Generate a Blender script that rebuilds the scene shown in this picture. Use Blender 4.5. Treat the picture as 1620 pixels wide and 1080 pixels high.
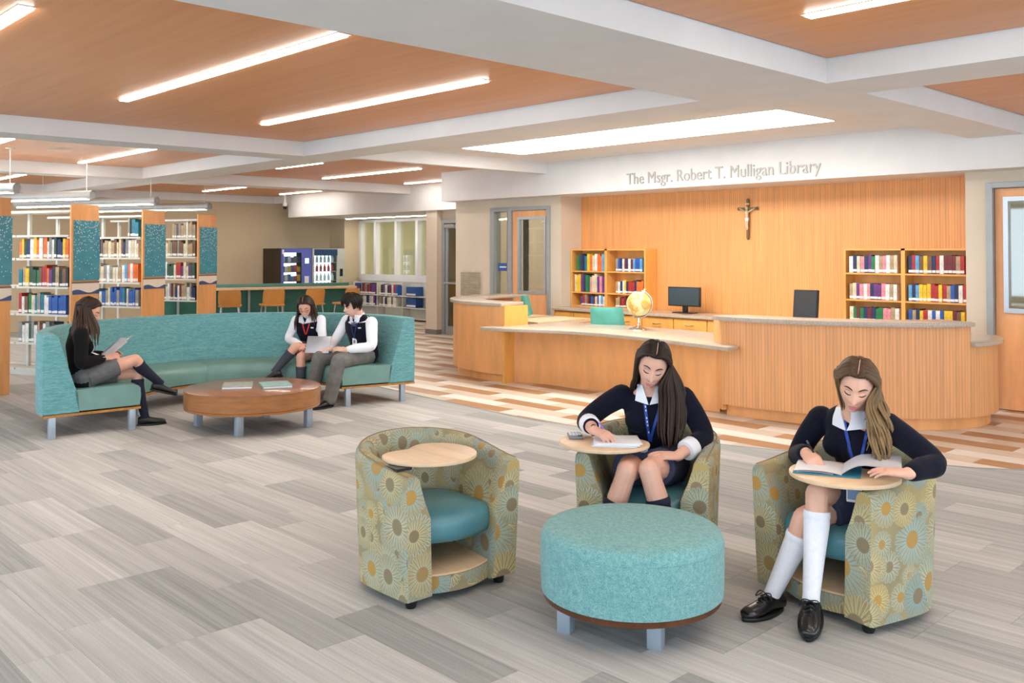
import bpy, bmesh, math, random
from mathutils import Vector, Matrix, noise
from mathutils.bvhtree import BVHTree
random.seed(7)
R = math.radians; PI = math.pi
SC = bpy.context.scene; COL = SC.collection
for _o in list(bpy.data.objects): bpy.data.objects.remove(_o)

# ------------------------------------------------------------------ camera, world, exposure
cam = bpy.data.cameras.new('camera'); co = bpy.data.objects.new('camera', cam); COL.objects.link(co); SC.camera = co
F_PX, YAW, PITCH, ROLL, CYP = 1469.88, R(46.2815), R(1.08958), R(-0.0266), 368.12
cam.sensor_width = 36.0; cam.lens = F_PX/1620*36.0; cam.shift_y = -(540-CYP)/1620; cam.clip_end = 200; cam.clip_start = .05
_fw = Vector((-math.sin(YAW)*math.cos(PITCH), math.cos(YAW)*math.cos(PITCH), math.sin(PITCH)))
_r = Vector((math.cos(YAW), math.sin(YAW), 0)); _u = _r.cross(_fw)
_r2 = _r*math.cos(ROLL)+_u*math.sin(ROLL); _u2 = _u*math.cos(ROLL)-_r*math.sin(ROLL)
_m = Matrix((_r2, _u2, -_fw)).transposed().to_4x4(); _m.translation = (0, 0, 1.6); co.matrix_world = _m
W = bpy.data.worlds.new('world'); SC.world = W; W.use_nodes = True
W.node_tree.nodes['Background'].inputs[0].default_value = (.66, .83, 1.0, 1); W.node_tree.nodes['Background'].inputs[1].default_value = 5.0
SC.view_settings.view_transform = 'Standard'; SC.view_settings.look = 'None'; SC.view_settings.gamma = 1.0
SC.view_settings.exposure = 0.0; SC.view_settings.use_curve_mapping = False
LAMP = 30.0          # radiance of the ceiling strip lamps

# ------------------------------------------------------------------ materials
def lin(c):
    return tuple(((v/255)/12.92 if v/255 <= .04045 else ((v/255+.055)/1.055)**2.4) for v in c)+(1.0,)
MATS = {}
class NT:
    def __init__(s, name):
        s.m = bpy.data.materials.new(name); s.m.use_nodes = True; s.t = s.m.node_tree; s.n = s.t.nodes
        s.p = s.n['Principled BSDF']
    def add(s, typ, **kw):
        n = s.n.new(typ)
        for k, v in kw.items():
            if k.startswith('i_'): n.inputs[k[2:].replace('_', ' ')].default_value = v
            else: setattr(n, k, v)
        return n
    def link(s, a, b): s.t.links.new(a, b)
    def val(s, sock, v):
        if hasattr(v, 'default_value') or hasattr(v, 'is_linked'): s.link(v, sock)
        else: sock.default_value = v
    def math(s, op, a, b=None, c=None, clamp=False):
        n = s.n.new('ShaderNodeMath'); n.operation = op; n.use_clamp = clamp
        s.val(n.inputs[0], a)
        if b is not None: s.val(n.inputs[1], b)
        if c is not None: s.val(n.inputs[2], c)
        return n.outputs[0]
    def mix(s, f, a, b):
        n = s.n.new('ShaderNodeMix'); n.data_type = 'RGBA'
        s.val(n.inputs[0], f); s.val(n.inputs[6], a); s.val(n.inputs[7], b); return n.outputs[2]
    def pos(s, scale=(1, 1, 1), kind='obj', rot=0):
        if kind == 'world': o = s.n.new('ShaderNodeNewGeometry').outputs['Position']
        else: o = s.n.new('ShaderNodeTexCoord').outputs['UV' if kind == 'uv' else 'Object']
        mp = s.n.new('ShaderNodeMapping'); mp.inputs['Scale'].default_value = scale; mp.inputs['Rotation'].default_value = (0, 0, rot)
        s.link(o, mp.inputs['Vector']); return mp.outputs[0]
    def noise(s, vec, scale=5, detail=3, rough=.5):
        n = s.n.new('ShaderNodeTexNoise'); n.inputs['Scale'].default_value = scale; n.inputs['Detail'].default_value = detail
        n.inputs['Roughness'].default_value = rough; s.link(vec, n.inputs['Vector']); return n.outputs[0]
    def ramp(s, f, stops):
        n = s.n.new('ShaderNodeValToRGB'); cr = n.color_ramp
        while len(cr.elements) > 1: cr.elements.remove(cr.elements[0])
        cr.elements[0].position = stops[0][0]; cr.elements[0].color = stops[0][1]
        for p, c in stops[1:]:
            e = cr.elements.new(p); e.color = c
        s.link(f, n.inputs[0]); return n.outputs[0]
    def bump(s, h, strength=.3, dist=.01):
        n = s.n.new('ShaderNodeBump'); n.inputs['Strength'].default_value = strength; n.inputs['Distance'].default_value = dist
        s.link(h, n.inputs['Height']); s.link(n.outputs[0], s.p.inputs['Normal'])
    def base(s, c): s.val(s.p.inputs['Base Color'], c)
def shade(c, k): return tuple(max(0, min(255, v*k)) for v in c)
def mat(name, rgb, rough=.5, metal=0.0, var=.06, scale=8, spec=.5, bump=0, bscale=60, coat=0, sheen=0, stretch=(1, 1, 1), sss=0, kind='obj', alpha=1):
    """plain procedural material: colour with a little noise mottling"""
    if name in MATS: return MATS[name]
    t = NT(name); t.p.inputs['Roughness'].default_value = rough; t.p.inputs['Metallic'].default_value = metal
    t.p.inputs['Specular IOR Level'].default_value = spec
    if coat: t.p.inputs['Coat Weight'].default_value = coat; t.p.inputs['Coat Roughness'].default_value = .15
    if sheen: t.p.inputs['Sheen Weight'].default_value = sheen
    if sss: t.p.inputs['Subsurface Weight'].default_value = sss; t.p.inputs['Subsurface Radius'].default_value = (.012, .005, .003)
    if var or bump: v = t.pos(stretch, kind)
    if var:
        nz = t.noise(v, scale, 4)
        t.base(t.ramp(nz, [(.3, lin(shade(rgb, 1-var))), (.7, lin(shade(rgb, 1+var)))]))
    else: t.base(lin(rgb))
    if bump: t.bump(t.noise(v, bscale, 2), bump, .004)
    MATS[name] = t.m; return t.m
def emit(name, rgb, strength):
    if name in MATS: return MATS[name]
    t = NT(name); t.base((.8, .8, .8, 1)); t.p.inputs['Emission Color'].default_value = lin(rgb); t.p.inputs['Emission Strength'].default_value = strength
    MATS[name] = t.m; return t.m
def wood(name, rgb, rough=.35, scale=(1.2, 14, 14), amt=.10, kind='obj', coat=.0, spec=.4):
    if name in MATS: return MATS[name]
    t = NT(name); v = t.pos(scale, kind); t.p.inputs['Roughness'].default_value = rough; t.p.inputs['Specular IOR Level'].default_value = spec
    if coat: t.p.inputs['Coat Weight'].default_value = coat; t.p.inputs['Coat Roughness'].default_value = .12
    a = t.noise(v, 2.2, 6, .62)
    t.base(t.ramp(a, [(.25, lin(shade(rgb, 1-amt*1.5))), (.5, lin(rgb)), (.75, lin(shade(rgb, 1+amt)))]))
    MATS[name] = t.m; return t.m
def fluted(name, rgb, per_m, kind, axis, rough=.42):
    """fine vertical flutes: colour grain plus a rounded groove relief"""
    t = NT(name); v = t.pos((1, 1, 1), kind); sp = t.add('ShaderNodeSeparateXYZ'); t.link(v, sp.inputs[0])
    u = t.math('MULTIPLY', sp.outputs[axis], per_m); fr = t.math('FRACT', u)
    h = t.math('PINGPONG', fr, .5); g = t.math('SMOOTH_MIN', t.math('MULTIPLY', h, 2), .55, .2)
    gv = t.pos((3, 3, .1) if kind == 'world' else (3, .1, 1), kind); nz = t.noise(gv, 9, 5, .6)
    c = t.ramp(nz, [(.3, lin(shade(rgb, .92))), (.7, lin(shade(rgb, 1.05)))])
    line = t.math('LESS_THAN', h, .10)
    t.base(t.mix(t.math('MULTIPLY', line, .30), c, lin(shade(rgb, .62))))
    t.bump(g, .55, .006); t.p.inputs['Roughness'].default_value = rough; MATS[name] = t.m; return t.m

ORANGE = (236, 166, 98)
M = {}
M['plaster'] = mat('white_plaster', (226, 224, 222), .75, var=.012, scale=3, spec=.2)
M['beige'] = mat('beige_wall_paint', (214, 200, 180), .7, var=.015, scale=2, spec=.25, bump=.05, bscale=180)
M['beige_d'] = mat('tan_wall_paint', (205, 186, 156), .7, var=.015, scale=2, spec=.25)
M['olive'] = mat('olive_wall_paint', (206, 202, 172), .7, var=.03, scale=2)
M['gap'] = mat('dark_reveal', (38, 34, 30), .9, var=0)
M['steel'] = mat('painted_grey_steel', (160, 164, 164), .4, .2, var=.02)
M['alu'] = mat('brushed_aluminium', (186, 190, 194), .32, .75, var=.03, stretch=(2, 2, 40))
M['leg'] = mat('silver_powder_coat', (168, 180, 192), .38, .35, var=.02)
M['chrome'] = mat('chrome', (225, 225, 225), .12, 1, var=0)
M['black'] = mat('black_plastic', (22, 22, 23), .4, var=.05)
M['blackmetal'] = mat('dark_metal', (45, 44, 44), .4, .4, var=.05)
M['maple'] = wood('honey_maple', (236, 170, 108), .4, (3, 3, .7), .06)
M['maple_d'] = wood('amber_maple', (238, 174, 92), .42, (3, 3, .7), .07)
M['door'] = wood('door_veneer', (238, 174, 120), .42, (3, 3, .5), .06)
M['oak_pale'] = wood('pale_laminate', (228, 196, 158), .4, (1, 6, 6), .05)
M['walnut'] = wood('walnut_veneer', (158, 104, 58), .3, (1, 3, 14), .10, coat=.3)
M['walnut_top'] = wood('walnut_top', (142, 96, 66), .28, (1, 10, 1), .10, coat=.4)
M['rim'] = wood('dark_walnut_rim', (92, 52, 26), .35, (2, 9, 9), .2, coat=.2)
M['base_wood'] = wood('golden_oak_base', (176, 122, 58), .4, (2, 9, 9), .15)
M['feature'] = fluted('fluted_feature_wall', (240, 168, 100), 32, 'world', 0)
M['flute'] = fluted('fluted_desk_panel', (236, 170, 112), 32, 'uv', 0)
M['white'] = mat('white_paper', (236, 236, 238), .7, var=.015)
M['whitemetal'] = mat('off_white_enamel', (218, 216, 206), .45, var=.02)
M['lamp'] = emit('lamp_diffuser', (255, 252, 244), LAMP)
M['lamp_panel'] = emit('troffer_diffuser', (255, 252, 246), LAMP*.42)
def quartz():
    t = NT('speckled_quartz'); v = t.pos((1, 1, 1), 'world'); a = t.noise(v, 160, 2, .8); b = t.noise(v, 3, 3)
    c = t.ramp(a, [(.35, lin((150, 132, 112))), (.5, lin((186, 170, 152))), (.68, lin((212, 200, 186)))])
    t.base(t.mix(.12, c, t.ramp(b, [(.3, lin((190, 175, 160))), (.7, lin((225, 215, 205)))])))
    t.p.inputs['Roughness'].default_value = .22; return t.m
M['quartz'] = quartz()
def glass(name, tint=(200, 205, 185), mixf=.16, rough=.03):
    t = NT(name); n = t.n; out = n['Material Output']; tr = t.add('ShaderNodeBsdfTransparent'); tr.inputs[0].default_value = lin(tint)
    gl = t.add('ShaderNodeBsdfGlossy'); gl.inputs['Roughness'].default_value = rough
    mx = t.add('ShaderNodeMixShader'); mx.inputs[0].default_value = mixf
    t.link(tr.outputs[0], mx.inputs[1]); t.link(gl.outputs[0], mx.inputs[2]); t.link(mx.outputs[0], out.inputs[0]); return t.m
M['glass'] = glass('window_glass', (250, 250, 242), .12); M['glass_clear'] = glass('clear_glass', (240, 245, 245), .06)
M['glass_door'] = glass('tinted_door_glass', (242, 240, 226), .12)
M['plexi'] = None
def carpet():
    t = NT('striped_carpet'); oi = t.add('ShaderNodeObjectInfo'); rnd = oi.outputs['Random']
    geo = t.add('ShaderNodeNewGeometry'); sp = t.add('ShaderNodeSeparateXYZ'); t.link(geo.outputs['Position'], sp.inputs[0])
    off = t.math('MULTIPLY', rnd, 37.0)
    def streak(fx, fy, sc, det=2):
        cb = t.add('ShaderNodeCombineXYZ'); t.link(t.math('MULTIPLY', sp.outputs[0], fx), cb.inputs[0])
        t.link(t.math('ADD', t.math('MULTIPLY', sp.outputs[1], fy), off), cb.inputs[1]); t.link(off, cb.inputs[2])
        return t.noise(cb.outputs[0], sc, det, .6)
    a = streak(.8, 26, 1.0, 3); b = streak(1.0, 90, 1.0); f = t.noise(t.pos((1, 1, 1), 'world'), 210, 2, .7)
    tone = t.math('ADD', t.math('MULTIPLY', t.math('SUBTRACT', rnd, .5), .40), t.math('ADD', t.math('MULTIPLY', t.math('SUBTRACT', a, .5), .62), t.math('MULTIPLY', t.math('SUBTRACT', b, .5), .42)))
    tone = t.math('ADD', tone, t.math('MULTIPLY', t.math('SUBTRACT', f, .5), .55))
    tone = t.math('ADD', tone, .5, clamp=True)
    t.base(t.ramp(tone, [(0, lin((132, 132, 130))), (.35, lin((162, 162, 159))), (.65, lin((190, 188, 184))), (1, lin((220, 217, 214)))]))
    t.bump(f, .35, .004); t.p.inputs['Roughness'].default_value = .95; t.p.inputs['Specular IOR Level'].default_value = .1; return t.m
M['carpet'] = carpet()
def plank_mat(name, rgb, amt):
    t = NT(name); oi = t.add('ShaderNodeObjectInfo'); v = t.pos((2.0, 22, 1), 'world'); a = t.noise(v, 1.5, 5, .6)
    c = t.ramp(a, [(.3, lin(shade(rgb, 1-amt))), (.7, lin(shade(rgb, 1+amt*.6)))])
    h = t.add('ShaderNodeHueSaturation'); t.link(c, h.inputs['Color']); t.link(t.math('ADD', t.math('MULTIPLY', oi.outputs['Random'], .14), .93), h.inputs['Value'])
    t.base(h.outputs[0]); t.p.inputs['Roughness'].default_value = .34; t.p.inputs['Specular IOR Level'].default_value = .45; return t.m
M['pl_brown'] = plank_mat('brown_plank', (176, 134, 98), .10); M['pl_white'] = plank_mat('white_plank', (230, 222, 212), .05)
M['pl_cream'] = plank_mat('cream_plank', (206, 190, 172), .07)
def ceil_wood():
    t = NT('perforated_wood_ceiling'); v = t.pos((.5, 9, 1), 'world'); a = t.noise(v, 1.6, 6, .6)
    sp = t.add('ShaderNodeSeparateXYZ'); t.link(t.pos((1, 1, 1), 'world'), sp.inputs[0])
    fy = t.math('FRACT', t.math('MULTIPLY', sp.outputs[1], 62)); ln = t.math('LESS_THAN', fy, .22)
    c = t.ramp(a, [(.25, lin((216, 146, 94))), (.55, lin((226, 158, 106))), (.8, lin((234, 169, 117)))])
    t.base(t.mix(t.math('MULTIPLY', ln, .35), c, lin((128, 80, 50)))); t.p.inputs['Roughness'].default_value = .38; t.p.inputs['Specular IOR Level'].default_value = .4; return t.m
M['ceil'] = ceil_wood()
def tweed(name, c0, c1, c2, scale=260, stretch=(1, 1, 1), rough=.9):
    t = NT(name); v = t.pos(stretch); a = t.noise(v, scale, 2, .7); b = t.noise(v, scale*.22, 2, .6)
    s = t.math('ADD', t.math('MULTIPLY', a, .7), t.math('MULTIPLY', b, .3))
    t.base(t.ramp(s, [(.36, lin(c0)), (.5, lin(c1)), (.64, lin(c2))])); t.bump(a, .3, .003)
    t.p.inputs['Roughness'].default_value = rough; t.p.inputs['Specular IOR Level'].default_value = .2; t.p.inputs['Sheen Weight'].default_value = .15; return t.m
M['ott'] = tweed('teal_tweed', (92, 144, 150), (118, 168, 168), (150, 192, 182), 240)
M['sofa_fab'] = tweed('teal_woven_fabric', (84, 140, 146), (104, 160, 163), (126, 178, 178), 90, (.3, .3, 2.6))
M['vinyl'] = mat('sage_teal_vinyl', (112, 150, 142), .36, var=.05, scale=5, bump=.05, bscale=220)
M['vinyl_b'] = mat('blue_teal_vinyl', (84, 138, 148), .34, var=.05, scale=5, bump=.05, bscale=220)
def daisy():
    t = NT('daisy_upholstery'); uv = t.pos((1, 1, 1), 'uv')
    def layer(scale, off, npet, rmax, rc):
        mp = t.add('ShaderNodeMapping'); mp.inputs['Location'].default_value = (off, off*.63, 0); t.link(uv, mp.inputs['Vector'])
        vo = t.add('ShaderNodeTexVoronoi', voronoi_dimensions='2D'); vo.inputs['Scale'].default_value = scale; vo.inputs['Randomness'].default_value = .72
        t.link(mp.outputs[0], vo.inputs['Vector'])
        sc = t.add('ShaderNodeVectorMath', operation='SCALE'); t.link(mp.outputs[0], sc.inputs[0]); sc.inputs['Scale'].default_value = scale
        ps = t.add('ShaderNodeVectorMath', operation='SCALE'); t.link(vo.outputs['Position'], ps.inputs[0]); ps.inputs['Scale'].default_value = scale
        d = t.add('ShaderNodeVectorMath', operation='SUBTRACT'); t.link(sc.outputs[0], d.inputs[0]); t.link(ps.outputs[0], d.inputs[1])
        s = t.add('ShaderNodeSeparateXYZ'); t.link(d.outputs[0], s.inputs[0])
        ln = t.add('ShaderNodeVectorMath', operation='LENGTH'); t.link(d.outputs[0], ln.inputs[0]); r = ln.outputs['Value']
        ang = t.math('ARCTAN2', s.outputs[1], s.outputs[0])
        cs = t.add('ShaderNodeSeparateColor'); t.link(vo.outputs['Color'], cs.inputs[0])
        size = t.math('ADD', t.math('MULTIPLY', cs.outputs[1], rmax*.45), rmax*.55)          # flower radius
        rn = t.math('DIVIDE', r, size)
        fr = t.math('PINGPONG', t.math('MULTIPLY', ang, npet/(2*PI)), .5)                     # 0 middle of a petal .. .5 between
        # petal outline: |angle| close to a width that closes at the tip
        wv = t.math('MULTIPLY', t.math('SQRT', t.math('MAXIMUM', t.math('SUBTRACT', 1.0, t.math('POWER', rn, 6.0)), 0)), .36)
        edge = t.math('ABSOLUTE', t.math('SUBTRACT', fr, wv)); lw = t.math('DIVIDE', .055, t.math('MAXIMUM', rn, .3))
        out = t.math('LESS_THAN', edge, lw); inr = t.math('MULTIPLY', t.math('GREATER_THAN', rn, .36), t.math('LESS_THAN', rn, 1.0))
        pet = t.math('MULTIPLY', out, inr); disc = t.math('LESS_THAN', rn, rc); halo = t.math('LESS_THAN', rn, .98)
        return pet, disc, halo, cs.outputs[0], cs.outputs[2]
    base = t.ramp(t.noise(uv, 5, 3), [(.35, lin((150, 140, 110))), (.5, lin((164, 150, 114))), (.66, lin((184, 160, 104)))])
    col = base
    for scale, off, npet, rmax, rc in ((7.6, 8.1, 15, .56, .34), (5.6, 3.3, 19, .58, .34), (4.4, .7, 23, .60, .33)):
        pet, disc, halo, c0, c2 = layer(scale, off, npet, rmax, rc)
        tint = t.ramp(c0, [(0, lin((124, 178, 190))), (.36, lin((160, 190, 188))), (.5, lin((214, 206, 172))), (.7, lin((218, 196, 132))), (1, lin((176, 194, 180)))])
        dc = t.ramp(c2, [(0, lin((138, 124, 98))), (.62, lin((148, 132, 102))), (.68, lin((190, 148, 78))), (1, lin((178, 142, 84)))])
        ground = t.ramp(c2, [(0, lin((150, 146, 120))), (.5, lin((164, 152, 118))), (.75, lin((180, 156, 104))), (1, lin((148, 154, 138)))])
        col = t.mix(t.math('MULTIPLY', halo, .75), col, ground); col = t.mix(t.math('MULTIPLY', pet, .85), col, tint); col = t.mix(disc, col, dc)
    t.base(col); t.bump(t.noise(uv, 420, 1), .12, .002); t.p.inputs['Roughness'].default_value = .8; t.p.inputs['Specular IOR Level'].default_value = .25
    return t.m
M['daisy'] = daisy()
def speckle():
    t = NT('speckled_teal_acrylic'); v = t.pos((1, 1, 1), 'uv'); vo = t.add('ShaderNodeTexVoronoi', voronoi_dimensions='2D'); vo.inputs['Scale'].default_value = 1
    mp = t.add('ShaderNodeMapping'); mp.inputs['Scale'].default_value = (44, 24, 1); t.link(v, mp.inputs['Vector']); t.link(mp.outputs[0], vo.inputs['Vector'])
    sp = t.add('ShaderNodeSeparateXYZ'); t.link(v, sp.inputs[0])
    cs = t.add('ShaderNodeSeparateColor'); t.link(vo.outputs['Color'], cs.inputs[0])
    dens = t.math('MULTIPLY', t.math('POWER', sp.outputs[1], 1.6), .75); on = t.math('LESS_THAN', cs.outputs[0], t.math('ADD', dens, .06))
    dot = t.math('MULTIPLY', t.math('LESS_THAN', vo.outputs['Distance'], .24), on)
    b = t.ramp(t.noise(v, 6, 3), [(.3, lin((60, 140, 158))), (.7, lin((76, 156, 172)))])
    t.base(t.mix(dot, b, lin((214, 232, 236)))); t.p.inputs['Roughness'].default_value = .35; return t.m
M['speckle'] = speckle()

# ------------------------------------------------------------------ mesh helpers
class MB:
    """collects geometry for ONE mesh object"""
    def __init__(s): s.v = []; s.f = []; s.uv = []; s.mi = []; s.cur = 0
    def add(s, vs, fs, uvs=None):
        o = len(s.v); s.v += [tuple(v) for v in vs]
        for i, f in enumerate(fs):
            s.f.append(tuple(o+k for k in f)); s.mi.append(s.cur)
            s.uv.append(uvs[i] if uvs else None)
        return s
    def box(s, x0, x1, y0, y1, z0, z1, T=None):
        vs = [Vector((x, y, z)) for z in (z0, z1) for y in (y0, y1) for x in (x0, x1)]
        if T is not None: vs = [T @ v for v in vs]
        return s.add(vs, [(0, 2, 3, 1), (4, 5, 7, 6), (0, 1, 5, 4), (2, 6, 7, 3), (0, 4, 6, 2), (1, 3, 7, 5)])
    def prism(s, poly, z0, z1, T=None):
        n = len(poly); vs = [Vector((p[0], p[1], z0)) for p in poly]+[Vector((p[0], p[1], z1)) for p in poly]
        if T is not None: vs = [T @ v for v in vs]
        a = sum(poly[i][0]*poly[(i+1) % n][1]-poly[(i+1) % n][0]*poly[i][1] for i in range(n))
        fs = [tuple(range(n-1, -1, -1)), tuple(range(n, 2*n))]+[(i, (i+1) % n, n+(i+1) % n, n+i) for i in range(n)]
        if a < 0: fs = [tuple(reversed(f)) for f in fs]
        return s.add(vs, fs)
    def grid(s, rows, closeu=False, closev=False, uv=None):
        """rows: list of equal-length point lists"""
        n, m = len(rows), len(rows[0]); vs = [p for r in rows for p in r]; fs = []; us = []
        for i in range(n if closev else n-1):
            for j in range(m if closeu else m-1):
                a, b = i*m+j, i*m+(j+1) % m; c, d = ((i+1) % n)*m+(j+1) % m, ((i+1) % n)*m+j
                fs.append((a, b, c, d))
                if uv: us.append([uv[i][j], uv[i][(j+1) % m if closeu else j+1], uv[(i+1) % n][(j+1) % m if closeu else j+1], uv[(i+1) % n][j]])
        return s.add(vs, fs, us if uv else None)
    def tube(s, path, r, n=8, cap=True, sx=1.0, up=None):
        """round (or flattened, sx) sweep along a path; r a number or list"""
        P = [Vector(p) for p in path]; k = len(P); rr = r if isinstance(r, (list, tuple)) else [r]*k
        rows = []; prev = None
        for i in range(k):
            t = (P[min(i+1, k-1)]-P[max(i-1, 0)]);
            if t.length < 1e-9: t = Vector((0, 0, 1))
            t.normalize()
            if prev is None:
                a = Vector(up) if up else (Vector((0, 0, 1)) if abs(t.z) < .9 else Vector((1, 0, 0)))
                nrm = (a-t*a.dot(t)).normalized()
            else: nrm = (prev-t*prev.dot(t)).normalized()
            prev = nrm; bi = t.cross(nrm)
            sxi = sx[i] if isinstance(sx, (list, tuple)) else sx; rows.append([P[i]+(nrm*math.cos(q)+bi*math.sin(q)*sxi)*rr[i] for q in (2*PI*j/n for j in range(n))])
        o = len(s.v); s.grid(rows, closeu=True)
        if cap:
            s.f.append(tuple(o+j for j in range(n-1, -1, -1))); s.f.append(tuple(o+(k-1)*n+j for j in range(n))); s.uv += [None]*2; s.mi += [s.cur]*2
        return s
    def lathe(s, prof, c=(0, 0, 0), n=24, T=None):
        rows = [[Vector((c[0]+r*math.cos(2*PI*j/n), c[1]+r*math.sin(2*PI*j/n), c[2]+z)) for j in range(n)] for r, z in prof]
        if T is not None: rows = [[T @ p for p in r] for r in rows]
        o = len(s.v); s.grid(rows, closeu=True); k = len(prof)
        s.f.append(tuple(o+j for j in range(n-1, -1, -1))); s.f.append(tuple(o+(k-1)*n+j for j in range(n))); s.uv += [None]*2; s.mi += [s.cur]*2
        return s
    def ell(s, c, r, n=12, m=8, T=None):
        rr = (r, r, r) if not hasattr(r, '__len__') else r; rows = []
        for i in range(m+1):
            a = -PI/2+PI*i/m; q = max(math.cos(a), 1e-3)
            rows.append([Vector((c[0]+rr[0]*q*math.cos(2*PI*j/n), c[1]+rr[1]*q*math.sin(2*PI*j/n), c[2]+rr[2]*math.sin(a))) for j in range(n)])
        if T is not None: rows = [[T @ p for p in r_] for r_ in rows]
        o = len(s.v); s.grid(rows, closeu=True)
        s.f.append(tuple(o+j for j in range(n-1, -1, -1))); s.f.append(tuple(o+m*n+j for j in range(n))); s.uv += [None]*2; s.mi += [s.cur]*2
        return s
    def mesh(s, name, mats, smooth=30, bev=0, seg=2):
        me = bpy.data.meshes.new(name); me.from_pydata(s.v, [], s.f)
        if any(u is not None for u in s.uv):
            ul = me.uv_layers.new(name='UVMap')
            for p, u in zip(me.polygons, s.uv):
                for k, li in enumerate(p.loop_indices): ul.data[li].uv = u[k] if u is not None else (me.vertices[me.loops[li].vertex_index].co.x, me.vertices[me.loops[li].vertex_index].co.y)
        for p, q in zip(me.polygons, s.mi): p.material_index = q
        for m_ in (mats if isinstance(mats, (list, tuple)) else [mats]): me.materials.append(m_)
        if bev:
            bm = bmesh.new(); bm.from_mesh(me); bmesh.ops.remove_doubles(bm, verts=bm.verts, dist=1e-5)
            ed = [e for e in bm.edges if len(e.link_faces) == 2 and e.calc_face_angle(0) > R(25)]
            bmesh.ops.bevel(bm, geom=ed, offset=bev, segments=seg, affect='EDGES', profile=.5, clamp_overlap=True)
            bm.to_mesh(me); bm.free()
        if smooth is not None:
            me.shade_smooth()
            if smooth < 180: me.set_sharp_from_angle(angle=R(smooth))
        me.update(); return me
    def obj(s, name, mats, parent=None, smooth=30, bev=0, seg=2, world=True):
        return link(name, s.mesh(name, mats, smooth, bev, seg), parent, world)
def link(name, me, parent=None, world=True):
    o = bpy.data.objects.new(name, me); COL.objects.link(o)
    if parent is not None:
        o.parent = parent
        if world: o.matrix_parent_inverse = wm(parent).inverted()
    return o
def wm(o):
    b = Matrix.LocRotScale(o.location, o.rotation_euler, o.scale)
    return (wm(o.parent) @ o.matrix_parent_inverse @ b) if o.parent else b
def tag(o, label, cat, group=None, kind=None):
    o['label'] = label; o['category'] = cat
    if group: o['group'] = group
    if kind: o['kind'] = kind
    return o
def thing(name, label, cat, loc=(0, 0, 0), rz=0, group=None, kind=None):
    o = bpy.data.objects.new(name, None); COL.objects.link(o); o.empty_display_size = .1
    o.location = loc; o.rotation_euler = (0, 0, rz); return tag(o, label, cat, group, kind)
def copy_tree(o, parent=None):
    c = o.copy(); COL.objects.link(c); c.parent = parent
    for ch in [k for k in bpy.data.objects if k.parent == o]: copy_tree(ch, c)
    return c
def catmull(pts, n=8, closed=False):
    P = [Vector(p) for p in pts]; k = len(P); out = []
    for i in range(k if closed else k-1):
        g = lambda j: P[j % k] if closed else P[max(0, min(k-1, j))]
        a, b, c, d = g(i-1), g(i), g(i+1), g(i+2)
        for q in range(n):
            t = q/n; out.append(.5*((2*b)+(c-a)*t+(2*a-5*b+4*c-d)*t*t+(3*b-a-3*c+d)*t**3))
    if not closed: out.append(P[-1])
    return out
def Tr(loc=(0, 0, 0), rz=0, rx=0, ry=0): return Matrix.Translation(Vector(loc)) @ Matrix.Rotation(rz, 4, 'Z') @ Matrix.Rotation(ry, 4, 'Y') @ Matrix.Rotation(rx, 4, 'X')

# ------------------------------------------------------------------ the setting: floor
def carpet_edge(x):                      # curved seam between carpet and planks
    pts = [(-30, 9.2), (-14, 7.6), (-11, 6.75), (-9, 6.43), (-7.7, 6.32), (-6.3, 6.22), (-5.2, 6.33), (-4.3, 6.58), (-3.4, 6.88), (-2.6, 7.2), (-2.3, 7.4), (-1, 8.4), (4, 12)]
    for (a, b), (c, d) in zip(pts, pts[1:]):
        if a <= x <= c: return b+(d-b)*(x-a)/(c-a)
    return 12
fl = tag(MB().box(-26, 4, -4, 19, -.20, -.006).obj('floor', mat('subfloor', (120, 118, 114), .9), smooth=None), 'grey subfloor slab under carpet tiles and planks', 'floor', kind='structure')
cf = thing('floor_carpet', 'grey striped carpet laid in staggered plank tiles', 'floor', kind='structure')
wf = thing('floor_plank', 'white, cream and brown plank flooring around the curved desk', 'floor', kind='structure')
TL, TW = .914, .2286
def clip_poly(poly, keep):               # clip a rectangle by the carpet seam (keep(x,y)>0), marching along its edges
    out = []; n = len(poly)
    for i in range(n):
        a, b = poly[i], poly[(i+1) % n]; fa, fb = keep(*a), keep(*b)
        if fa >= 0: out.append(a)
        if (fa >= 0) != (fb >= 0):
            t = fa/(fa-fb); out.append((a[0]+(b[0]-a[0])*t, a[1]+(b[1]-a[1])*t))
    return out
def subdiv_rect(x0, x1, y0, y1, n=4):
    xs = [x0+(x1-x0)*i/n for i in range(n+1)]
    return [(x, y0) for x in xs]+[(x, y1) for x in reversed(xs)]
def in_frame(x, y, mar=40):
    w = x*_fw.x+y*_fw.y-1.6*_fw.z
    if w < .5: return False
    px = 810+F_PX*(x*_r2.x+y*_r2.y-1.6*_r2.z)/w; py = CYP-F_PX*(x*_u2.x+y*_u2.y-1.6*_u2.z)/w
    return -mar < px < 1620+mar and py < 1080+mar*3
rng = random.Random(11)
tile_me = MB().box(0, TL-.0015, 0, TW-.0012, -.006, 0).mesh('carpet_tile', M['carpet'], None)
stuffC = MB(); tiles = []
for j in range(-18, 45):
    y0 = 1.114+j*TW-.0
    off = rng.choice([0, .457, .457, .228, .685])
    for i in range(-31, 6):
        x0 = -3.935+i*TL+off
        c = carpet_edge(x0+TL/2)
        if y0 > carpet_edge(x0)+.01 and y0 > carpet_edge(x0+TL)+.01: continue
        if x0 < -25.5 or y0 > 11: continue
        whole = y0+TW < min(carpet_edge(x0), carpet_edge(x0+TL), carpet_edge(x0+TL/2))
        ctr = (x0+TL/2, y0+TW/2); d = math.hypot(*ctr)
        tiles.append((d if in_frame(*ctr, 120) else 1e3+d, x0, y0, whole))
tiles.sort()
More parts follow.
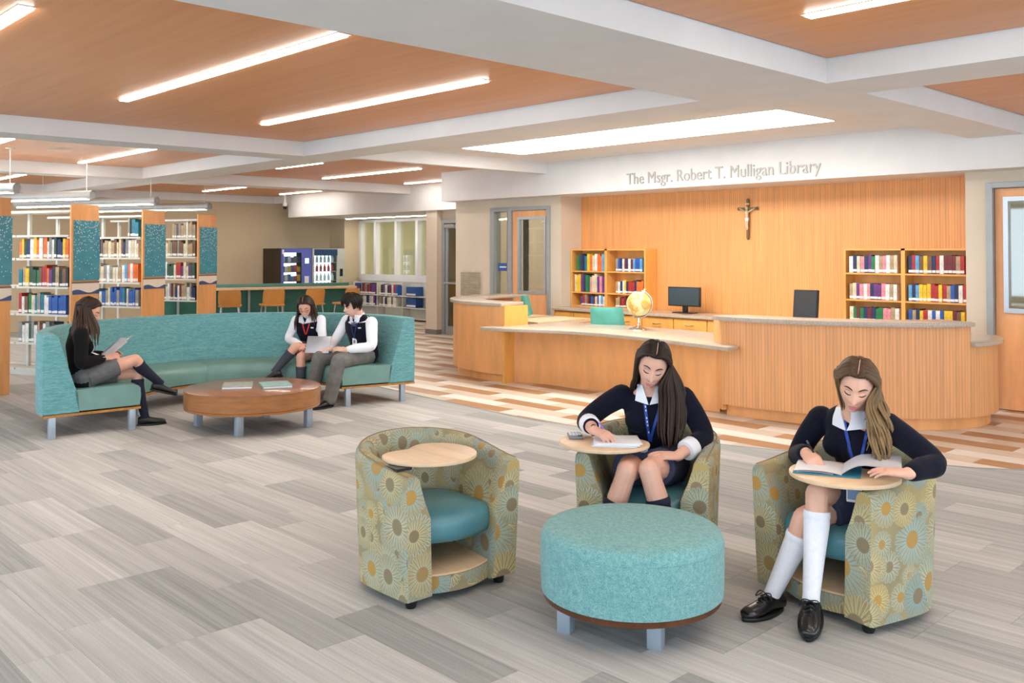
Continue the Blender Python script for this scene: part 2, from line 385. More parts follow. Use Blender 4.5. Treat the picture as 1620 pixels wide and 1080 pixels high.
for q, (d, x0, y0, whole) in enumerate(tiles):
    if whole and q < 300 and d < 1e3:
        o = link('carpet_tile', tile_me, cf, False); o.location = (x0, y0, 0)
    else:
        p = subdiv_rect(x0, x0+TL-.0015, y0, y0+TW-.0012)
        if not whole: p = clip_poly(p, lambda x, y: carpet_edge(x)-y)
        if len(p) > 2: stuffC.prism(p, -.006, 0)
cs_ = stuffC.obj('carpet_tiles_beyond', M['carpet'], cf, None); cs_['kind'] = 'stuff'
PLn, PW = .918, .2115
pm = {k: MB().box(0, PLn-.002, 0, PW-.002, -.006, 0).mesh('plank', M[k], None) for k in ('pl_brown', 'pl_white', 'pl_cream')}
planks = []
for j in range(-4, 34):
    y0 = 6.306+j*PW
    for i in range(-30, 16):
        x0 = -7.70-1.2*j+i*PLn+round(1.2*j/ (3*PLn))*3*PLn
        if x0 < -24 or x0 > 2.5: continue
        if y0+PW < min(carpet_edge(x0), carpet_edge(x0+PLn/2), carpet_edge(x0+PLn)): continue
        whole = y0 > max(carpet_edge(x0), carpet_edge(x0+PLn), carpet_edge(x0+PLn/2))
        ty = ('pl_brown', 'pl_white', 'pl_cream')[i % 3]
        ctr = (x0+PLn/2, y0+PW/2); d = math.hypot(*ctr)
        hidden = ctr[1] > 8.3 and ctr[0] > -9.3 or (ctr[1] > 13.6)
        planks.append((d if in_frame(*ctr, 30) and not hidden else 1e3+d, x0, y0, whole, ty))
planks.sort(); rest = {k: MB() for k in pm}
nk = 0
for d, x0, y0, whole, ty in planks:
    if whole and nk < 290 and d < 1e3:
        o = link('plank', pm[ty], wf, False); o.location = (x0, y0, 0); nk += 1
    else:
        p = subdiv_rect(x0, x0+PLn-.002, y0, y0+PW-.002)
        if not whole: p = clip_poly(p, lambda x, y: y-carpet_edge(x)-.012)
        if len(p) > 2: rest[ty].prism(p, -.006, 0)
for k, b in rest.items():
    if b.f: o = b.obj('planks_beyond', M[k], wf, None); o['kind'] = 'stuff'
# metal seam strip along the curved edge
pth = [(x/10, carpet_edge(x/10), .001) for x in range(-130, -15, 2)]
ss = MB().tube(pth, .006, 6).obj('seam_strip', M['steel'], wf); ss['label'] = 'thin metal strip along the carpet edge'

# ------------------------------------------------------------------ ceiling: beams, recessed wood panels, lamps
Z1, Z2 = 2.715, 2.88
REC = [  # x0,x1,y0,y1,kind
    (-9.61, -4.02, -.35, 5.795, 'wood'), (-3.02, 3.0, -.35, 5.795, 'wood'), (-3.02, 3.0, 6.36, 9.70, 'wood'),
    (-14.35, -10.1, -.35, 5.80, 'wood'), (-19.3, -14.78, -.35, 5.88, 'wood'),
    (-14.6, -9.51, 6.40, 11.2, 'wood'), (-19.9, -15.1, 6.40, 11.2, 'wood'), (-9.40, -3.53, 6.30, 9.70, 'plaster')]
xs = sorted({-26, 4}|{r[0] for r in REC}|{r[1] for r in REC}); ys = sorted({-4, 13.3}|{r[2] for r in REC}|{r[3] for r in REC})
def rec_at(x, y):
    for k, r in enumerate(REC):
        if r[0] < x < r[1] and r[2] < y < r[3]: return k
    return None
cb = MB(); TOP = Z2+.035
for i in range(len(xs)-1):
    for j in range(len(ys)-1):
        x0, x1, y0, y1 = xs[i], xs[i+1], ys[j], ys[j+1]
        if rec_at((x0+x1)/2, (y0+y1)/2) is None: cb.box(x0, x1, y0, y1, Z1, 3.05)
cb.box(-26, 4, -4, 19, 3.05, 3.12)
r = REC[7]; cb.box(r[0], r[1], r[2], r[3], Z2, 3.05)
ceil = tag(cb.obj('ceiling', M['plaster'], smooth=None), 'white plaster ceiling with a grid of dropped beams', 'ceiling', kind='structure')
wl = ['large wood ceiling panel over the tub chairs and coffee table', 'wood ceiling panel with one lamp above the seated blonde student', 'small wood ceiling panel in front of the far door wall',
      'wood ceiling panel over the book stack end panels', 'far wood ceiling panel above the deep end of the stacks', 'wood ceiling panel between sofa and the glass door', 'wood ceiling panel over the snack machines']
for k, r in enumerate(REC[:7]):
    p = MB().box(r[0]+.014, r[1]-.014, r[2]+.014, r[3]-.014, Z2, Z2+.02).obj('ceiling_panel', M['ceil'], smooth=None)
    tag(p, wl[k], 'ceiling panel', 'recessed wood ceiling panels', 'structure')
    g = MB().box(r[0], r[1], r[2], r[3], Z2+.03, Z2+.04).obj('shadow_gap', M['gap'], p, None)
def strip(x0, x1, y, label, w=.075, z=Z2, warm=True):
    t = thing('ceiling_strip_lamp', label, 'ceiling light', ((x0+x1)/2, y, z-.02), 0, 'linear lamps set into the ceiling')
    MB().box(x0-.02, x1+.02, y-w/2-.008, y+w/2+.008, z-.004, z+.015).obj('housing', M['whitemetal'], t, None)
    MB().box(x0, x1, y-w/2, y+w/2, z-.014, z-.004).obj('diffuser', M['lamp'], t, None, bev=.003)
    return t
for a in [(-9.0, -5.265, 1.51, 'strip lamp cut by the upper edge, over the open carpet'), (-7.96, -4.64, 3.055, 'long ceiling strip lamp nearest the empty tub chair'), (-8.50, -5.163, 4.66, 'long ceiling strip lamp in front of the lit panels row'),
          (-2.53, .8, 4.65, 'strip lamp in the ribbed panel above the desk end'), (-2.0, 1.3, 3.05, 'strip lamp in the ribbed panel behind the blonde student'), (-2.0, 1.3, 1.5, 'strip lamp in the ribbed panel beside the viewer'), (-8.5, -5.2, .2, 'strip lamp behind the viewer over open carpet'),
          (-14.057, -11.45, 4.78, 'short strip lamp above the second stack end panel'), (-14.2, -11.55, 3.17, 'strip lamp above the first stack end panel'), (-14.2, -11.5, 1.5, 'strip lamp over the aisle by the first stack'),
          (-19.0, -16.81, 4.82, 'far strip lamp deep above the stacks'), (-19.0, -16.8, 3.2, 'far strip lamp deep above the nearest stack'),
          (-12.9, -11.66, 7.31, 'strip lamp half hidden by the white beam over the sofa'), (-14.178, -11.44, 8.95, 'strip lamp in the glossy panel behind the sofa'), (-14.213, -12.0, 10.78, 'strip lamp partly hidden by the lettered soffit'),
          (-18.986, -17.04, 9.0, 'strip lamp above the orange bar stools'), (-18.82, -16.87, 10.75, 'strip lamp beside the dome camera'), (-1.9, 1.2, 8.0, 'strip lamp in the small panel by the far door')]:
    strip(*a)
for k, (x0, x1) in enumerate(((-8.80, -7.71), (-7.70, -6.60), (-6.59, -5.50), (-5.49, -4.39))):
    t = thing('ceiling_light_panel', ['leftmost', 'second', 'third', 'rightmost'][k]+' bright square light panel above the lettered soffit', 'ceiling light', ((x0+x1)/2, 8.07, Z2-.01), 0, 'lit panels above the desk')
    MB().box(x0, x1, 7.54, 8.61, Z2-.006, Z2+.01).obj('frame', M['whitemetal'], t, None)
    MB().box(x0+.012, x1-.012, 7.552, 8.598, Z2-.010, Z2-.004).obj('diffuser', M['lamp_panel'], t, None)
sp = thing('ceiling_speaker', 'round ceiling speaker near the first stack end', 'speaker', (-12.33, 3.94, Z2-.01)); MB().lathe([(.12, -.004), (.13, 0), (.13, .01)], (-12.33, 3.94, Z2-.008), 24).obj('grille', mat('speaker_grille', (214, 190, 165), .6), sp)
MB().lathe([(.13, 0), (.145, .004), (.145, .012)], (-12.33, 3.94, Z2-.008), 24).obj('ring', M['whitemetal'], sp)
cmo = thing('dome_camera', 'small dark dome camera hanging under the far beam', 'camera', (-19.1, 11.02, Z1))
MB().lathe([(.05, 0), (.055, .03), (.055, .07), (.03, .08), (.03, .262)], (-19.1, 11.02, 2.62), 14).obj('mount', M['whitemetal'], cmo); MB().ell((-19.1, 11.02, 2.60), .05).obj('dome', M['black'], cmo)

# ------------------------------------------------------------------ walls
def wall(name, label, boxes, m, base=None):
    b = MB()
    for q in boxes: b.box(*q)
    return tag(b.obj(name, m, smooth=None), label, 'wall', kind='structure')
YW, YF = 10.0, 10.45
wd = wall('wall_desk', 'beige walls flanking the orange fluted wall, with two doors', [(-11.81, -10.93, YW, 10.2, 0, 2.45), (-9.62, -9.41, YW, 10.6, 0, 2.45), (-10.93, -9.62, YW, 10.2, 2.27, 2.45), (-11.81, -11.6, 10.2, 13.3, 0, 2.45),
     (-3.69, -3.48, YW, 10.6, 0, 2.45), (-2.40, 4, YW, 10.2, 0, 2.45), (-3.48, -2.40, YW, 10.2, 2.28, 2.45)], M['beige'])
wfe = wall('wall_feature', 'orange fluted wood wall behind the desk', [(-9.6, -3.5, YF, 10.6, 0, 2.5)], M['feature'])
so = wall('wall_soffit', 'white soffit carrying the raised library lettering', [(-11.81, 4, 9.69, 10.6, 2.40, 3.05)], M['plaster'])
wb2 = wall('wall_office', 'pale office wall seen through the door glass', [(-11.6, -8.9, 13.0, 13.1, 0, 2.9), (-3.7, 3, 12.2, 12.3, 0, 2.9), (-11.6, -3.7, 13.3, 13.4, 0, 3)], mat('office_wall', (214, 206, 178), .7, var=.03))
wfar = wall('wall_far', 'tan far wall behind the snack machines', [(-20.3, -20.0, -4, 12.8, 0, 2.9), (-20.3, -19.34, 12.8, 13.5, 0, 2.9)], M['beige_d'])
ww = wall('wall_window', 'beige wall with interior windows above low shelves', [(-19.34, -11.6, 13.3, 13.45, 0, 1.02), (-19.34, -11.6, 13.3, 13.45, 2.33, 2.9), (-15.6, -11.6, 13.3, 13.45, 1.02, 2.33)], M['beige'])
wc = wall('wall_column', 'beige pier and wall around the tinted glass door', [(-14.15, -13.82, 11.23, 11.6, 0, 2.5), (-13.82, -12.85, 11.36, 11.5, 2.2, 2.5), (-12.85, -11.6, 11.36, 11.5, 0, 2.5), (-14.15, -14.0, 11.6, 13.3, 0, 2.5)], M['beige'])
sw = wall('wall_window_soffit', 'white soffit in front of the interior windows', [(-19.25, -11.81, 11.19, 13.5, 2.37, 3.05)], M['plaster'])
wol = wall('wall_beyond_window', 'olive room wall seen through the interior windows', [(-20, -11.6, 16.5, 16.6, 0, 3.05), (-20.1, -20, 13.4, 16.6, 0, 3.05), (-11.7, -11.6, 13.4, 16.6, 0, 3.05)], M['olive'])
strip(-18.5, -15.0, 14.2, 'strip lamp in the room beyond the interior windows', z=2.95, w=.12); strip(-18.5, -15.0, 15.6, 'second strip lamp added to brighten the room beyond the interior windows', z=2.95, w=.2); strip(-13.6, -12.2, 12.1, 'strip lamp behind the tinted glass door', z=Z1-.02)  # both window-room strips are added, unseen, to brighten the view through the panes
strip(-19.01, -15.9, 12.65, 'strip lamp under the soffit over the interior windows', z=2.37)
strip(-11.2, -8.6, 11.3, 'strip lamp inside the office behind the door', z=Z1-.02); strip(-11.2, -8.6, 12.4, 'second strip lamp added to brighten the office behind the door', z=Z1-.02); strip(-2.9, -1.2, 11.2, 'strip lamp inside the room behind the far door', z=Z1-.02)  # the two office strips are added so the door glass does not look black
# walls around and behind the viewer, with the tall windows that let in daylight
wbk = wall('wall_back', 'beige wall behind the viewer with tall window openings', [(-26, 4, -4.2, -4.0, 0, .5), (-26, 4, -4.2, -4.0, 2.6, 3.05)]+[(x, x+.35, -4.2, -4.0, .5, 2.6) for x in (-26, -22.6, -19.2, -15.8, -12.4, -9.0, -5.6, -2.2, 1.2, 3.65)], M['beige'])
wrt = wall('wall_right', 'beige wall on the near side of the far door', [(4.0, 4.2, -4, 12.3, 0, .5), (4.0, 4.2, -4, 12.3, 2.6, 3.05)]+[(4.0, 4.2, y, y+.35, .5, 2.6) for y in (-4, -.6, 2.8, 6.2, 9.6)], M['beige'])
for nm, lab, bx in (('baseboard_column', 'grey baseboard at the foot of the pier', (-14.16, -13.81, 11.215, 11.6, 0, .09)), ('baseboard_desk', 'grey baseboard along the wall left of the office door', (-11.82, -10.94, 9.985, 10.0, 0, .09)), ('baseboard_door', 'grey baseboard beside the far door', (-3.70, -3.49, 9.985, 10, 0, .09))):
    tag(MB().box(*bx).obj(nm, mat('grey_rubber_base', (120, 118, 116), .6), smooth=None), lab, 'baseboard', kind='structure')
# office door with sidelight
D = thing('door_1', 'maple veneer office door with tall glass lite and grey frame', 'door', (-10.27, 10, 0), kind='structure')
fr = MB()
for bx in ((-10.93, -10.84), (-10.53, -10.445), (-9.68, -9.62)): fr.box(*bx, 9.965, 10.12, 0, 2.27)
fr.box(-10.84, -10.53, 9.965, 10.12, 2.21, 2.27).box(-10.445, -9.68, 9.965, 10.12, 2.215, 2.27).box(-10.84, -10.53, 9.965, 10.12, 0, .12)
fr.obj('frame', M['steel'], D, None, bev=.004)
df = MB().box(-10.44, -10.30, 10.0, 10.045, .01, 2.21).box(-9.74, -9.685, 10.0, 10.045, .01, 2.21).box(-10.30, -9.74, 10.0, 10.045, .01, .965).box(-10.30, -9.74, 10.0, 10.045, 2.09, 2.21).obj('leaf', M['door'], D, None)
lf = MB().box(-10.325, -10.285, 9.985, 10.05, .94, 2.115).box(-9.755, -9.715, 9.985, 10.05, .94, 2.115).box(-10.285, -9.755, 9.985, 10.05, 2.075, 2.115).box(-10.285, -9.755, 9.985, 10.05, .94, .98).obj('lite_frame', M['alu'], df, None)
MB().box(-10.285, -9.755, 10.02, 10.026, .98, 2.075).obj('pane', M['glass'], D, None); MB().box(-10.84, -10.53, 10.02, 10.026, .12, 2.21).obj('pane', M['glass'], D, None)
hd = MB(); hd.lathe([(.026, 0), (.026, .012), (.012, .014), (.012, .05)], T=Tr((-10.40, 10.0, .90), rx=PI/2), n=14); hd.tube([(-10.40, 9.95, .90), (-10.29, 9.95, .90)], .011, 8); hd.obj('handle', M['chrome'], df)
nt = MB().box(-10.79, -10.56, 10.012, 10.02, 1.28, 1.40).obj('name_plate', mat('blue_notice', (44, 92, 158), .5), D, None); nt['label'] = 'small blue notice inside the sidelight'
MB().box(-10.75, -10.60, 10.009, 10.012, 1.33, 1.35).obj('notice_line', M['white'], nt, None)
# office interior seen through the glass
bk = thing('office_shelf', 'wooden office shelf seen through the door glass', 'shelf', (-9.9, 12.6, 0))
b = MB().box(-9.95, -9.35, 12.6, 12.63, 0, 1.9).box(-9.95, -9.92, 12.3, 12.6, 0, 1.9).box(-9.4, -9.37, 12.3, 12.6, 0, 1.9); b.obj('carcass', M['maple'], bk, None)
for z in (.3, .75, 1.2, 1.55, 1.87): MB().box(-9.92, -9.4, 12.3, 12.6, z, z+.03).obj('shelf', M['maple'], bk, None)
for k in range(5): tag(MB().box(-9.86+k*.07, -9.81+k*.07, 12.32, 12.55, 1.231, 1.23+.25+.01*(k % 3)).obj('binder', M['white'], smooth=None), ['first', 'second', 'third', 'fourth', 'fifth'][k]+' white binder on the office shelf behind the door glass', 'binder', 'white binders in the office')
# far door on the right
D2 = thing('door_2', 'maple veneer door with tall glass lite at the picture edge', 'door', (-2.95, 10, 0), kind='structure')
fr = MB().box(-3.48, -3.415, 9.955, 10.12, 0, 2.28).box(-2.465, -2.40, 9.955, 10.12, 0, 2.28).box(-3.415, -2.465, 9.955, 10.12, 2.225, 2.28); fr.obj('frame', M['steel'], D2, None, bev=.004)
d2 = MB().box(-3.41, -3.30, 10.02, 10.065, .01, 2.22).box(-2.60, -2.47, 10.02, 10.065, .01, 2.22).box(-3.30, -2.60, 10.02, 10.065, .01, 1.0).box(-3.30, -2.60, 10.02, 10.065, 2.11, 2.22).obj('leaf', M['door'], D2, None)
MB().box(-3.33, -3.285, 10.0, 10.07, .975, 2.135).box(-2.62, -2.58, 10.0, 10.07, .975, 2.135).box(-3.285, -2.62, 10.0, 10.07, 2.09, 2.135).box(-3.285, -2.62, 10.0, 10.07, .975, 1.02).obj('lite_frame', M['alu'], d2, None)
MB().box(-3.285, -2.62, 10.04, 10.046, 1.02, 2.09).obj('pane', M['glass'], D2, None)
# wall vent
V = thing('wall_vent', 'beige louvred vent on the wall beside the office door', 'vent', (-11.4, 10, .83))
vb = MB().box(-11.67, -11.15, 9.985, 10, .80, 1.28); vb.obj('frame', mat('vent_paint', (204, 192, 172), .6), V, None)
for k in range(15):
    for xa in (-11.65, -11.405):
        z = .82+k*.0298; MB().box(0, .235, -.016, 0, 0, .016, Tr((xa, 9.988, z), rx=.5)).obj('slat', mat('vent_slat', (186, 172, 150), .6), V, None)
# tinted glass door by the pier
D3 = thing('door_3', 'tinted glass door with silver frame and push bar by the pier', 'door', (-13.35, 11.4, 0), kind='structure')
MB().box(-13.82, -13.74, 11.34, 11.42, 0, 2.2).box(-12.93, -12.85, 11.34, 11.42, 0, 2.2).box(-13.74, -12.93, 11.34, 11.42, 2.12, 2.2).obj('frame', M['alu'], D3, None)
l3 = MB().box(-13.73, -13.66, 11.37, 11.41, .01, 2.1).box(-13.0, -12.94, 11.37, 11.41, .01, 2.1).box(-13.66, -13.0, 11.37, 11.41, .01, .16).box(-13.66, -13.0, 11.37, 11.41, 2.02, 2.1).obj('leaf', M['alu'], D3, None)
MB().box(-13.66, -13.0, 11.385, 11.391, .16, 2.02).obj('pane', M['glass_door'], D3, None)
MB().tube([(-13.72, 11.33, .98), (-12.95, 11.33, .98)], .022, 8).obj('push_bar', M['alu'], l3); MB().box(-13.7, -13.45, 11.31, 11.37, 2.03, 2.1).obj('closer', M['alu'], l3, None, bev=.006)
wall('wall_stair', 'olive wall seen through the tinted glass door', [(-14, -11.8, 12.6, 12.65, 0, 2.9)], M['olive'])
# interior windows
WN = thing('window_1', 'row of interior windows with white mullions above the low shelves', 'window', (-17.5, 13.3, 1.02), kind='structure')
WX = [-19.30, -18.66, -17.82, -17.02, -16.2, -15.6]
MB().box(-19.34, -15.6, 13.22, 13.34, .86, 1.02).obj('window_sill', M['plaster'], WN, None); MB().box(-19.34, -15.6, 13.24, 13.36, 2.29, 2.34).obj('head', M['plaster'], WN, None)
for x in WX: MB().box(x-.045, x+.045, 13.22, 13.36, 1.02, 2.30).obj('mullion', M['plaster'], WN, None)
for a, c in zip(WX, WX[1:]): MB().box(a+.045, c-.045, 13.32, 13.326, 1.02, 2.29).obj('pane', M['glass'], WN, None)
# lettering on the soffit
def text(name, body, loc, size, m, rot=(PI/2, 0, 0), ext=.006, xs=1.0, parent=None, align='LEFT'):
    cu = bpy.data.curves.new(name, 'FONT'); cu.body = body; cu.size = size; cu.extrude = ext; cu.align_x = align; cu.resolution_u = 3
    o = bpy.data.objects.new(name, cu); COL.objects.link(o); o.data.materials.append(m)
    bpy.context.view_layer.update(); dg = bpy.context.evaluated_depsgraph_get(); me = bpy.data.meshes.new_from_object(o.evaluated_get(dg)); bpy.data.objects.remove(o)
    me.transform(Matrix.Translation(Vector(loc)) @ Matrix.Rotation(rot[2], 4, 'Z') @ Matrix.Rotation(rot[0], 4, 'X') @ Matrix.Diagonal((xs, 1, 1, 1))); me.name = name
    if not me.materials: me.materials.append(m)
    return link(name, me, parent)
sg = thing('wall_lettering', 'raised silver letters naming the library on the white soffit', 'sign', (-6.5, 9.69, 2.47)); M['letters'] = mat('silver_letters', (176, 172, 166), .45, .3, var=0)
tx = text('letters', 'The Msgr. Robert T. Mulligan Library', (0, 0, 0), .215, M['letters'])
bb = [v.co.x for v in tx.data.vertices]; k_ = (7.904-5.119)/(max(bb)-min(bb)); mn = min(bb)
for v in tx.data.vertices: v.co.x = (v.co.x-mn)*k_-7.904; v.co.y += 9.682; v.co.z += 2.478
bm = bmesh.new(); bm.from_mesh(tx.data); bm.verts.ensure_lookup_table(); seen = set(); isl = []
for v in bm.verts:
    if v.index in seen: continue
    st = [v]; seen.add(v.index); comp = []
    while st:
        q = st.pop(); comp.append(q)
        for e in q.link_edges:
            w_ = e.other_vert(q)
            if w_.index not in seen: seen.add(w_.index); st.append(w_)
    xsv = [q.co.x for q in comp]; isl.append([min(xsv), max(xsv), comp])
isl.sort(key=lambda q: q[0]); let = []
for q in isl:
    if let and q[0] < let[-1][1]-.004: let[-1][1] = max(let[-1][1], q[1]); let[-1][2] += q[2]
    else: let.append(q)
for q in let:
    ids = {v.index: i for i, v in enumerate(q[2])}
    me = bpy.data.meshes.new('letter'); me.from_pydata([v.co[:] for v in q[2]], [], [[ids[v.index] for v in f.verts] for f in bm.faces if f.verts[0].index in ids]); me.materials.append(M['letters']); link('letter', me, sg)
bm.free(); bpy.data.objects.remove(tx)

# ------------------------------------------------------------------ circulation desk
ORD = ['first', 'second', 'third', 'fourth', 'fifth', 'sixth', 'seventh', 'eighth', 'ninth', 'tenth', 'eleventh', 'twelfth', 'thirteenth', 'fourteenth', 'fifteenth', 'sixteenth', 'seventeenth', 'eighteenth', 'nineteenth', 'twentieth']
def ribbon(path, z0, z1, th, uvs=1.0, rad=0):
    """curved upright panel: outer face along path (xy), thickness th to the left of travel, UV u = arc length"""
    P = [Vector((p[0], p[1], 0)) for p in path]; n = len(P); nr = []
    for i in range(n):
        t = (P[min(i+1, n-1)]-P[max(i-1, 0)]).normalized(); nr.append(Vector((-t.y, t.x, 0)))
    L = [0]
    for i in range(1, n): L.append(L[-1]+(P[i]-P[i-1]).length)
    prof = [(0, z0), (0, z1), (th, z1), (th, z0)]; vv = [z0, z1, z1+th, 2*z1]
    rows = [[P[i]+nr[i]*o+Vector((0, 0, z)) for o, z in prof] for i in range(n)]
    uv = [[(L[i], v) for v in vv]+[(L[i], 2*z1+th)] for i in range(n)]
    b = MB(); b.grid([r for r in rows], closeu=True, uv=uv)
    o = len(b.v)-4*n
    b.f += [(o+3, o+2, o+1, o)]+[(o+4*(n-1), o+4*(n-1)+1, o+4*(n-1)+2, o+4*(n-1)+3)]; b.uv += [None]*2; b.mi += [0, 0]
    return b
def offset(path, d):
    P = [Vector((p[0], p[1], 0)) for p in path]; n = len(P); out = []
    for i in range(n):
        t = (P[min(i+1, n-1)]-P[max(i-1, 0)]).normalized(); out.append(P[i]+Vector((-t.y, t.x, 0))*d)
    return out
def slab(path, din, dout, z0, z1, m, name, parent, bev=.006):
    a = offset(path, dout); c = offset(path, din); return MB().prism([(p.x, p.y) for p in a]+[(p.x, p.y) for p in reversed(c)], z0, z1).obj(name, m, parent, bev=bev)
DK = thing('circulation_desk', 'long curved maple desk with fluted front and stone counters', 'desk', (-6.5, 8.2, 0))
LT = catmull([(-8.20, 7.70), (-8.62, 7.67), (-9.08, 7.76), (-9.50, 8.0), (-9.82, 8.38), (-9.98, 8.9), (-10.0, 9.5)], 6); LT = LT[::-1]   # left tower outline, travelling to the right
MID = catmull([(-8.19, 7.84), (-7.87, 7.97), (-7.4, 8.06), (-6.9, 8.11), (-6.5, 8.08), (-6.0, 7.98), (-5.5, 7.86), (-5.25, 7.87)], 6)
RT = catmull([(-5.14, 7.74), (-4.95, 7.72), (-4.45, 7.79), (-4.05, 7.93), (-3.7, 8.11), (-3.40, 8.36), (-3.2, 8.66), (-3.11, 8.95), (-3.15, 9.3), (-3.35, 9.7)], 6)
ribbon(LT, .10, .925, .04).obj('front_panel', M['maple'], DK)['label'] = 'smooth curved end panel of the desk'
ribbon(offset(LT, .06), 0, .10, .03).obj('toe_kick', M['maple'], DK)
MB().box(-8.21, -8.17, 7.69, 8.08, 0, .925).obj('side_panel', M['maple_d'], DK, None)
slab(LT, .38, -.045, .925, .965, M['quartz'], 'transaction_top', DK)
ribbon(MID, .0, .65, .04).obj('front_panel', M['maple'], DK)
ctr = catmull([(-8.30, 7.40), (-7.87, 7.46), (-7.5, 7.62), (-7.18, 7.74), (-6.7, 7.79), (-6.29, 7.77), (-5.85, 7.72), (-5.46, 7.63), (-4.93, 7.52)], 6)
back = catmull([(-4.93, 7.70), (-5.10, 7.80), (-5.12, 8.62), (-6.3, 8.80), (-7.2, 8.82), (-8.16, 8.75), (-8.16, 7.72), (-8.28, 7.62)], 1)
MB().prism([(p.x, p.y) for p in ctr]+[(p.x, p.y) for p in back], .65, .69).obj('counter_top', M['quartz'], DK, bev=.008)
nR = len(RT); cut = int(nR*.70)
ribbon(RT[:cut], .11, .92, .04).obj('front_panel', M['flute'], DK); ribbon(RT[cut-1:], .11, .74, .04).obj('front_panel', M['flute'], DK)
ribbon(offset(RT, .065), 0, .11, .03).obj('toe_kick', M['maple'], DK)
MB().prism([(-5.36, 7.93), (-5.145, 7.745), (-5.12, 7.78), (-5.12, 8.6), (-5.36, 8.6)], .05, .92).obj('side_panel', M['maple'], DK, bev=.004)
slab([Vector((-5.23, 7.78, 0))]+RT[:cut], .36, -.05, .92, .96, M['quartz'], 'transaction_top', DK)
slab(RT[cut-1:], .32, -.05, .74, .775, M['quartz'], 'transaction_top', DK)
MB().box(-8.9, -8.21, 8.3, 9.3, .66, .70).box(-9.4, -8.85, 8.6, 9.3, .66, .70).obj('work_surface', M['oak_pale'], DK, None); MB().box(-8.95, -8.91, 8.4, 9.3, 0, .66).obj('support', M['maple'], DK, None)
MB().box(-5.1, -3.6, 8.72, 9.2, .66, .70).obj('work_surface', M['oak_pale'], DK, None); MB().box(-5.1, -5.06, 8.72, 9.2, 0, .66).box(-3.64, -3.60, 8.75, 9.2, 0, .66).obj('support', M['maple'], DK, None)
def soft_box(x0, x1, y0, y1, z0, z1, bev): b = MB().box(x0, x1, y0, y1, z0, z1); return b
# credenza along the feature wall
CR = thing('credenza', 'low maple credenza with drawers along the fluted wall', 'cabinet', (-6.55, 10.1, 0))
MB().box(-9.40, -3.70, 9.84, YF-.002, .08, .735).obj('body', M['maple_d'], CR, None); MB().box(-9.40, -3.70, 9.90, YF-.002, 0, .08).obj('toe_kick', M['blackmetal'], CR, None)
MB().box(-9.405, -3.695, 9.79, YF-.002, .735, .772).obj('counter_top', M['quartz'], CR, None, bev=.005)
x = -9.36
while x < -3.9:
    w = .36 if x < -8.6 else .515
    z0, z1 = (.10, .71) if x < -8.6 else (.575, .715)
    d_ = MB().box(x+.008, x+w-.008, 9.818, 9.838, z0, z1).obj('door' if x < -8.6 else 'drawer', M['maple_d'], CR, None, bev=.003)
    hb = MB()
    if x < -8.6:
        hx = x+(w-.04 if int((x+9.36)/.36+.5) % 2 == 0 else .04); hb.tube(catmull([(hx, 9.818, .62), (hx, 9.79, .61), (hx, 9.785, .56), (hx, 9.79, .51), (hx, 9.818, .50)], 3), .006, 6)
    else:
        hx = x+w/2; hb.tube(catmull([(hx-.06, 9.818, .645), (hx-.055, 9.79, .642), (hx, 9.782, .636), (hx+.055, 9.79, .642), (hx+.06, 9.818, .645)], 3), .006, 6)
    hb.obj('handle', M['chrome'], d_)
    if x >= -8.6:
        for zz in ((.335, .565), (.10, .325)):
            d2_ = MB().box(x+.008, x+w-.008, 9.818, 9.838, *zz).obj('drawer', M['maple_d'], CR, None, bev=.003)
    x += w
# books -------------------------------------------------------------
BC = {'navy': (34, 48, 88), 'blue': (40, 88, 168), 'teal': (30, 120, 140), 'green': (30, 120, 66), 'dark green': (46, 78, 58), 'red': (176, 44, 42), 'maroon': (112, 36, 42), 'orange': (232, 112, 40), 'yellow': (238, 190, 40),
      'white': (226, 224, 218), 'cream': (214, 200, 168), 'grey': (140, 138, 134), 'black': (40, 38, 40), 'purple': (104, 52, 120), 'pink': (222, 140, 150), 'brown': (118, 84, 58), 'tan': (176, 150, 112), 'sky blue': (96, 160, 205)}
BM = {}
def book_mesh(c, lab):
    if (c, lab) in BM: return BM[c, lab]
    b = MB(); b.box(0, .06, 0, 1, 0, 1).box(.94, 1, 0, 1, 0, 1).box(.06, .94, 0, .05, 0, 1); b.cur = 1; b.box(.06, .94, .05, .96, .02, .985)
    if lab: b.cur = 2; b.box(.02, .98, -.012, 0, .06, .20)
    BM[c, lab] = b.mesh('book', [mat('book_'+c.replace(' ', '_'), BC[c], .5, var=.12, scale=3), M['white'], mat('spine_label', (238, 236, 232), .6, var=0)], None); return BM[c, lab]
NB = 0
def book(T, w, d, h, c, label, group, lab=True, tilt=0):
    global NB; NB += 1
    o = link('book', book_mesh(c, lab)); o.matrix_world = T @ Matrix.Rotation(tilt, 4, 'Y') @ Matrix.Diagonal((w, d, h, 1)); tag(o, label, 'book', group); return o
def row(T, x0, x1, hmin, hmax, wmin, wmax, cols, where, group, depth=.17, seed=1, lab=True, gap=.0):
    rg = random.Random(seed); x = x0; k = 0; seq = []
    while True:
        w = rg.uniform(wmin, wmax)
        if x+w > x1: break
        seq.append((x, w)); x += w+.0015+gap*rg.random()
    for k, (x, w) in enumerate(seq):
        c = rg.choice(cols) if not callable(cols) else cols(k, len(seq), rg)
        h = rg.uniform(hmin, hmax); size = 'tall' if h > hmin+.75*(hmax-hmin) else ('short' if h < hmin+.25*(hmax-hmin) else 'thick' if w > wmin+.7*(wmax-wmin) else 'slim' if w < wmin+.3*(wmax-wmin) else '')
        book(T @ Matrix.Translation((x, rg.uniform(0, .012), 0)), w, depth*rg.uniform(.9, 1), h, c, ' '.join(f'{size} {c} book, {ORD[k]} along, {where}'.split()), group, lab)
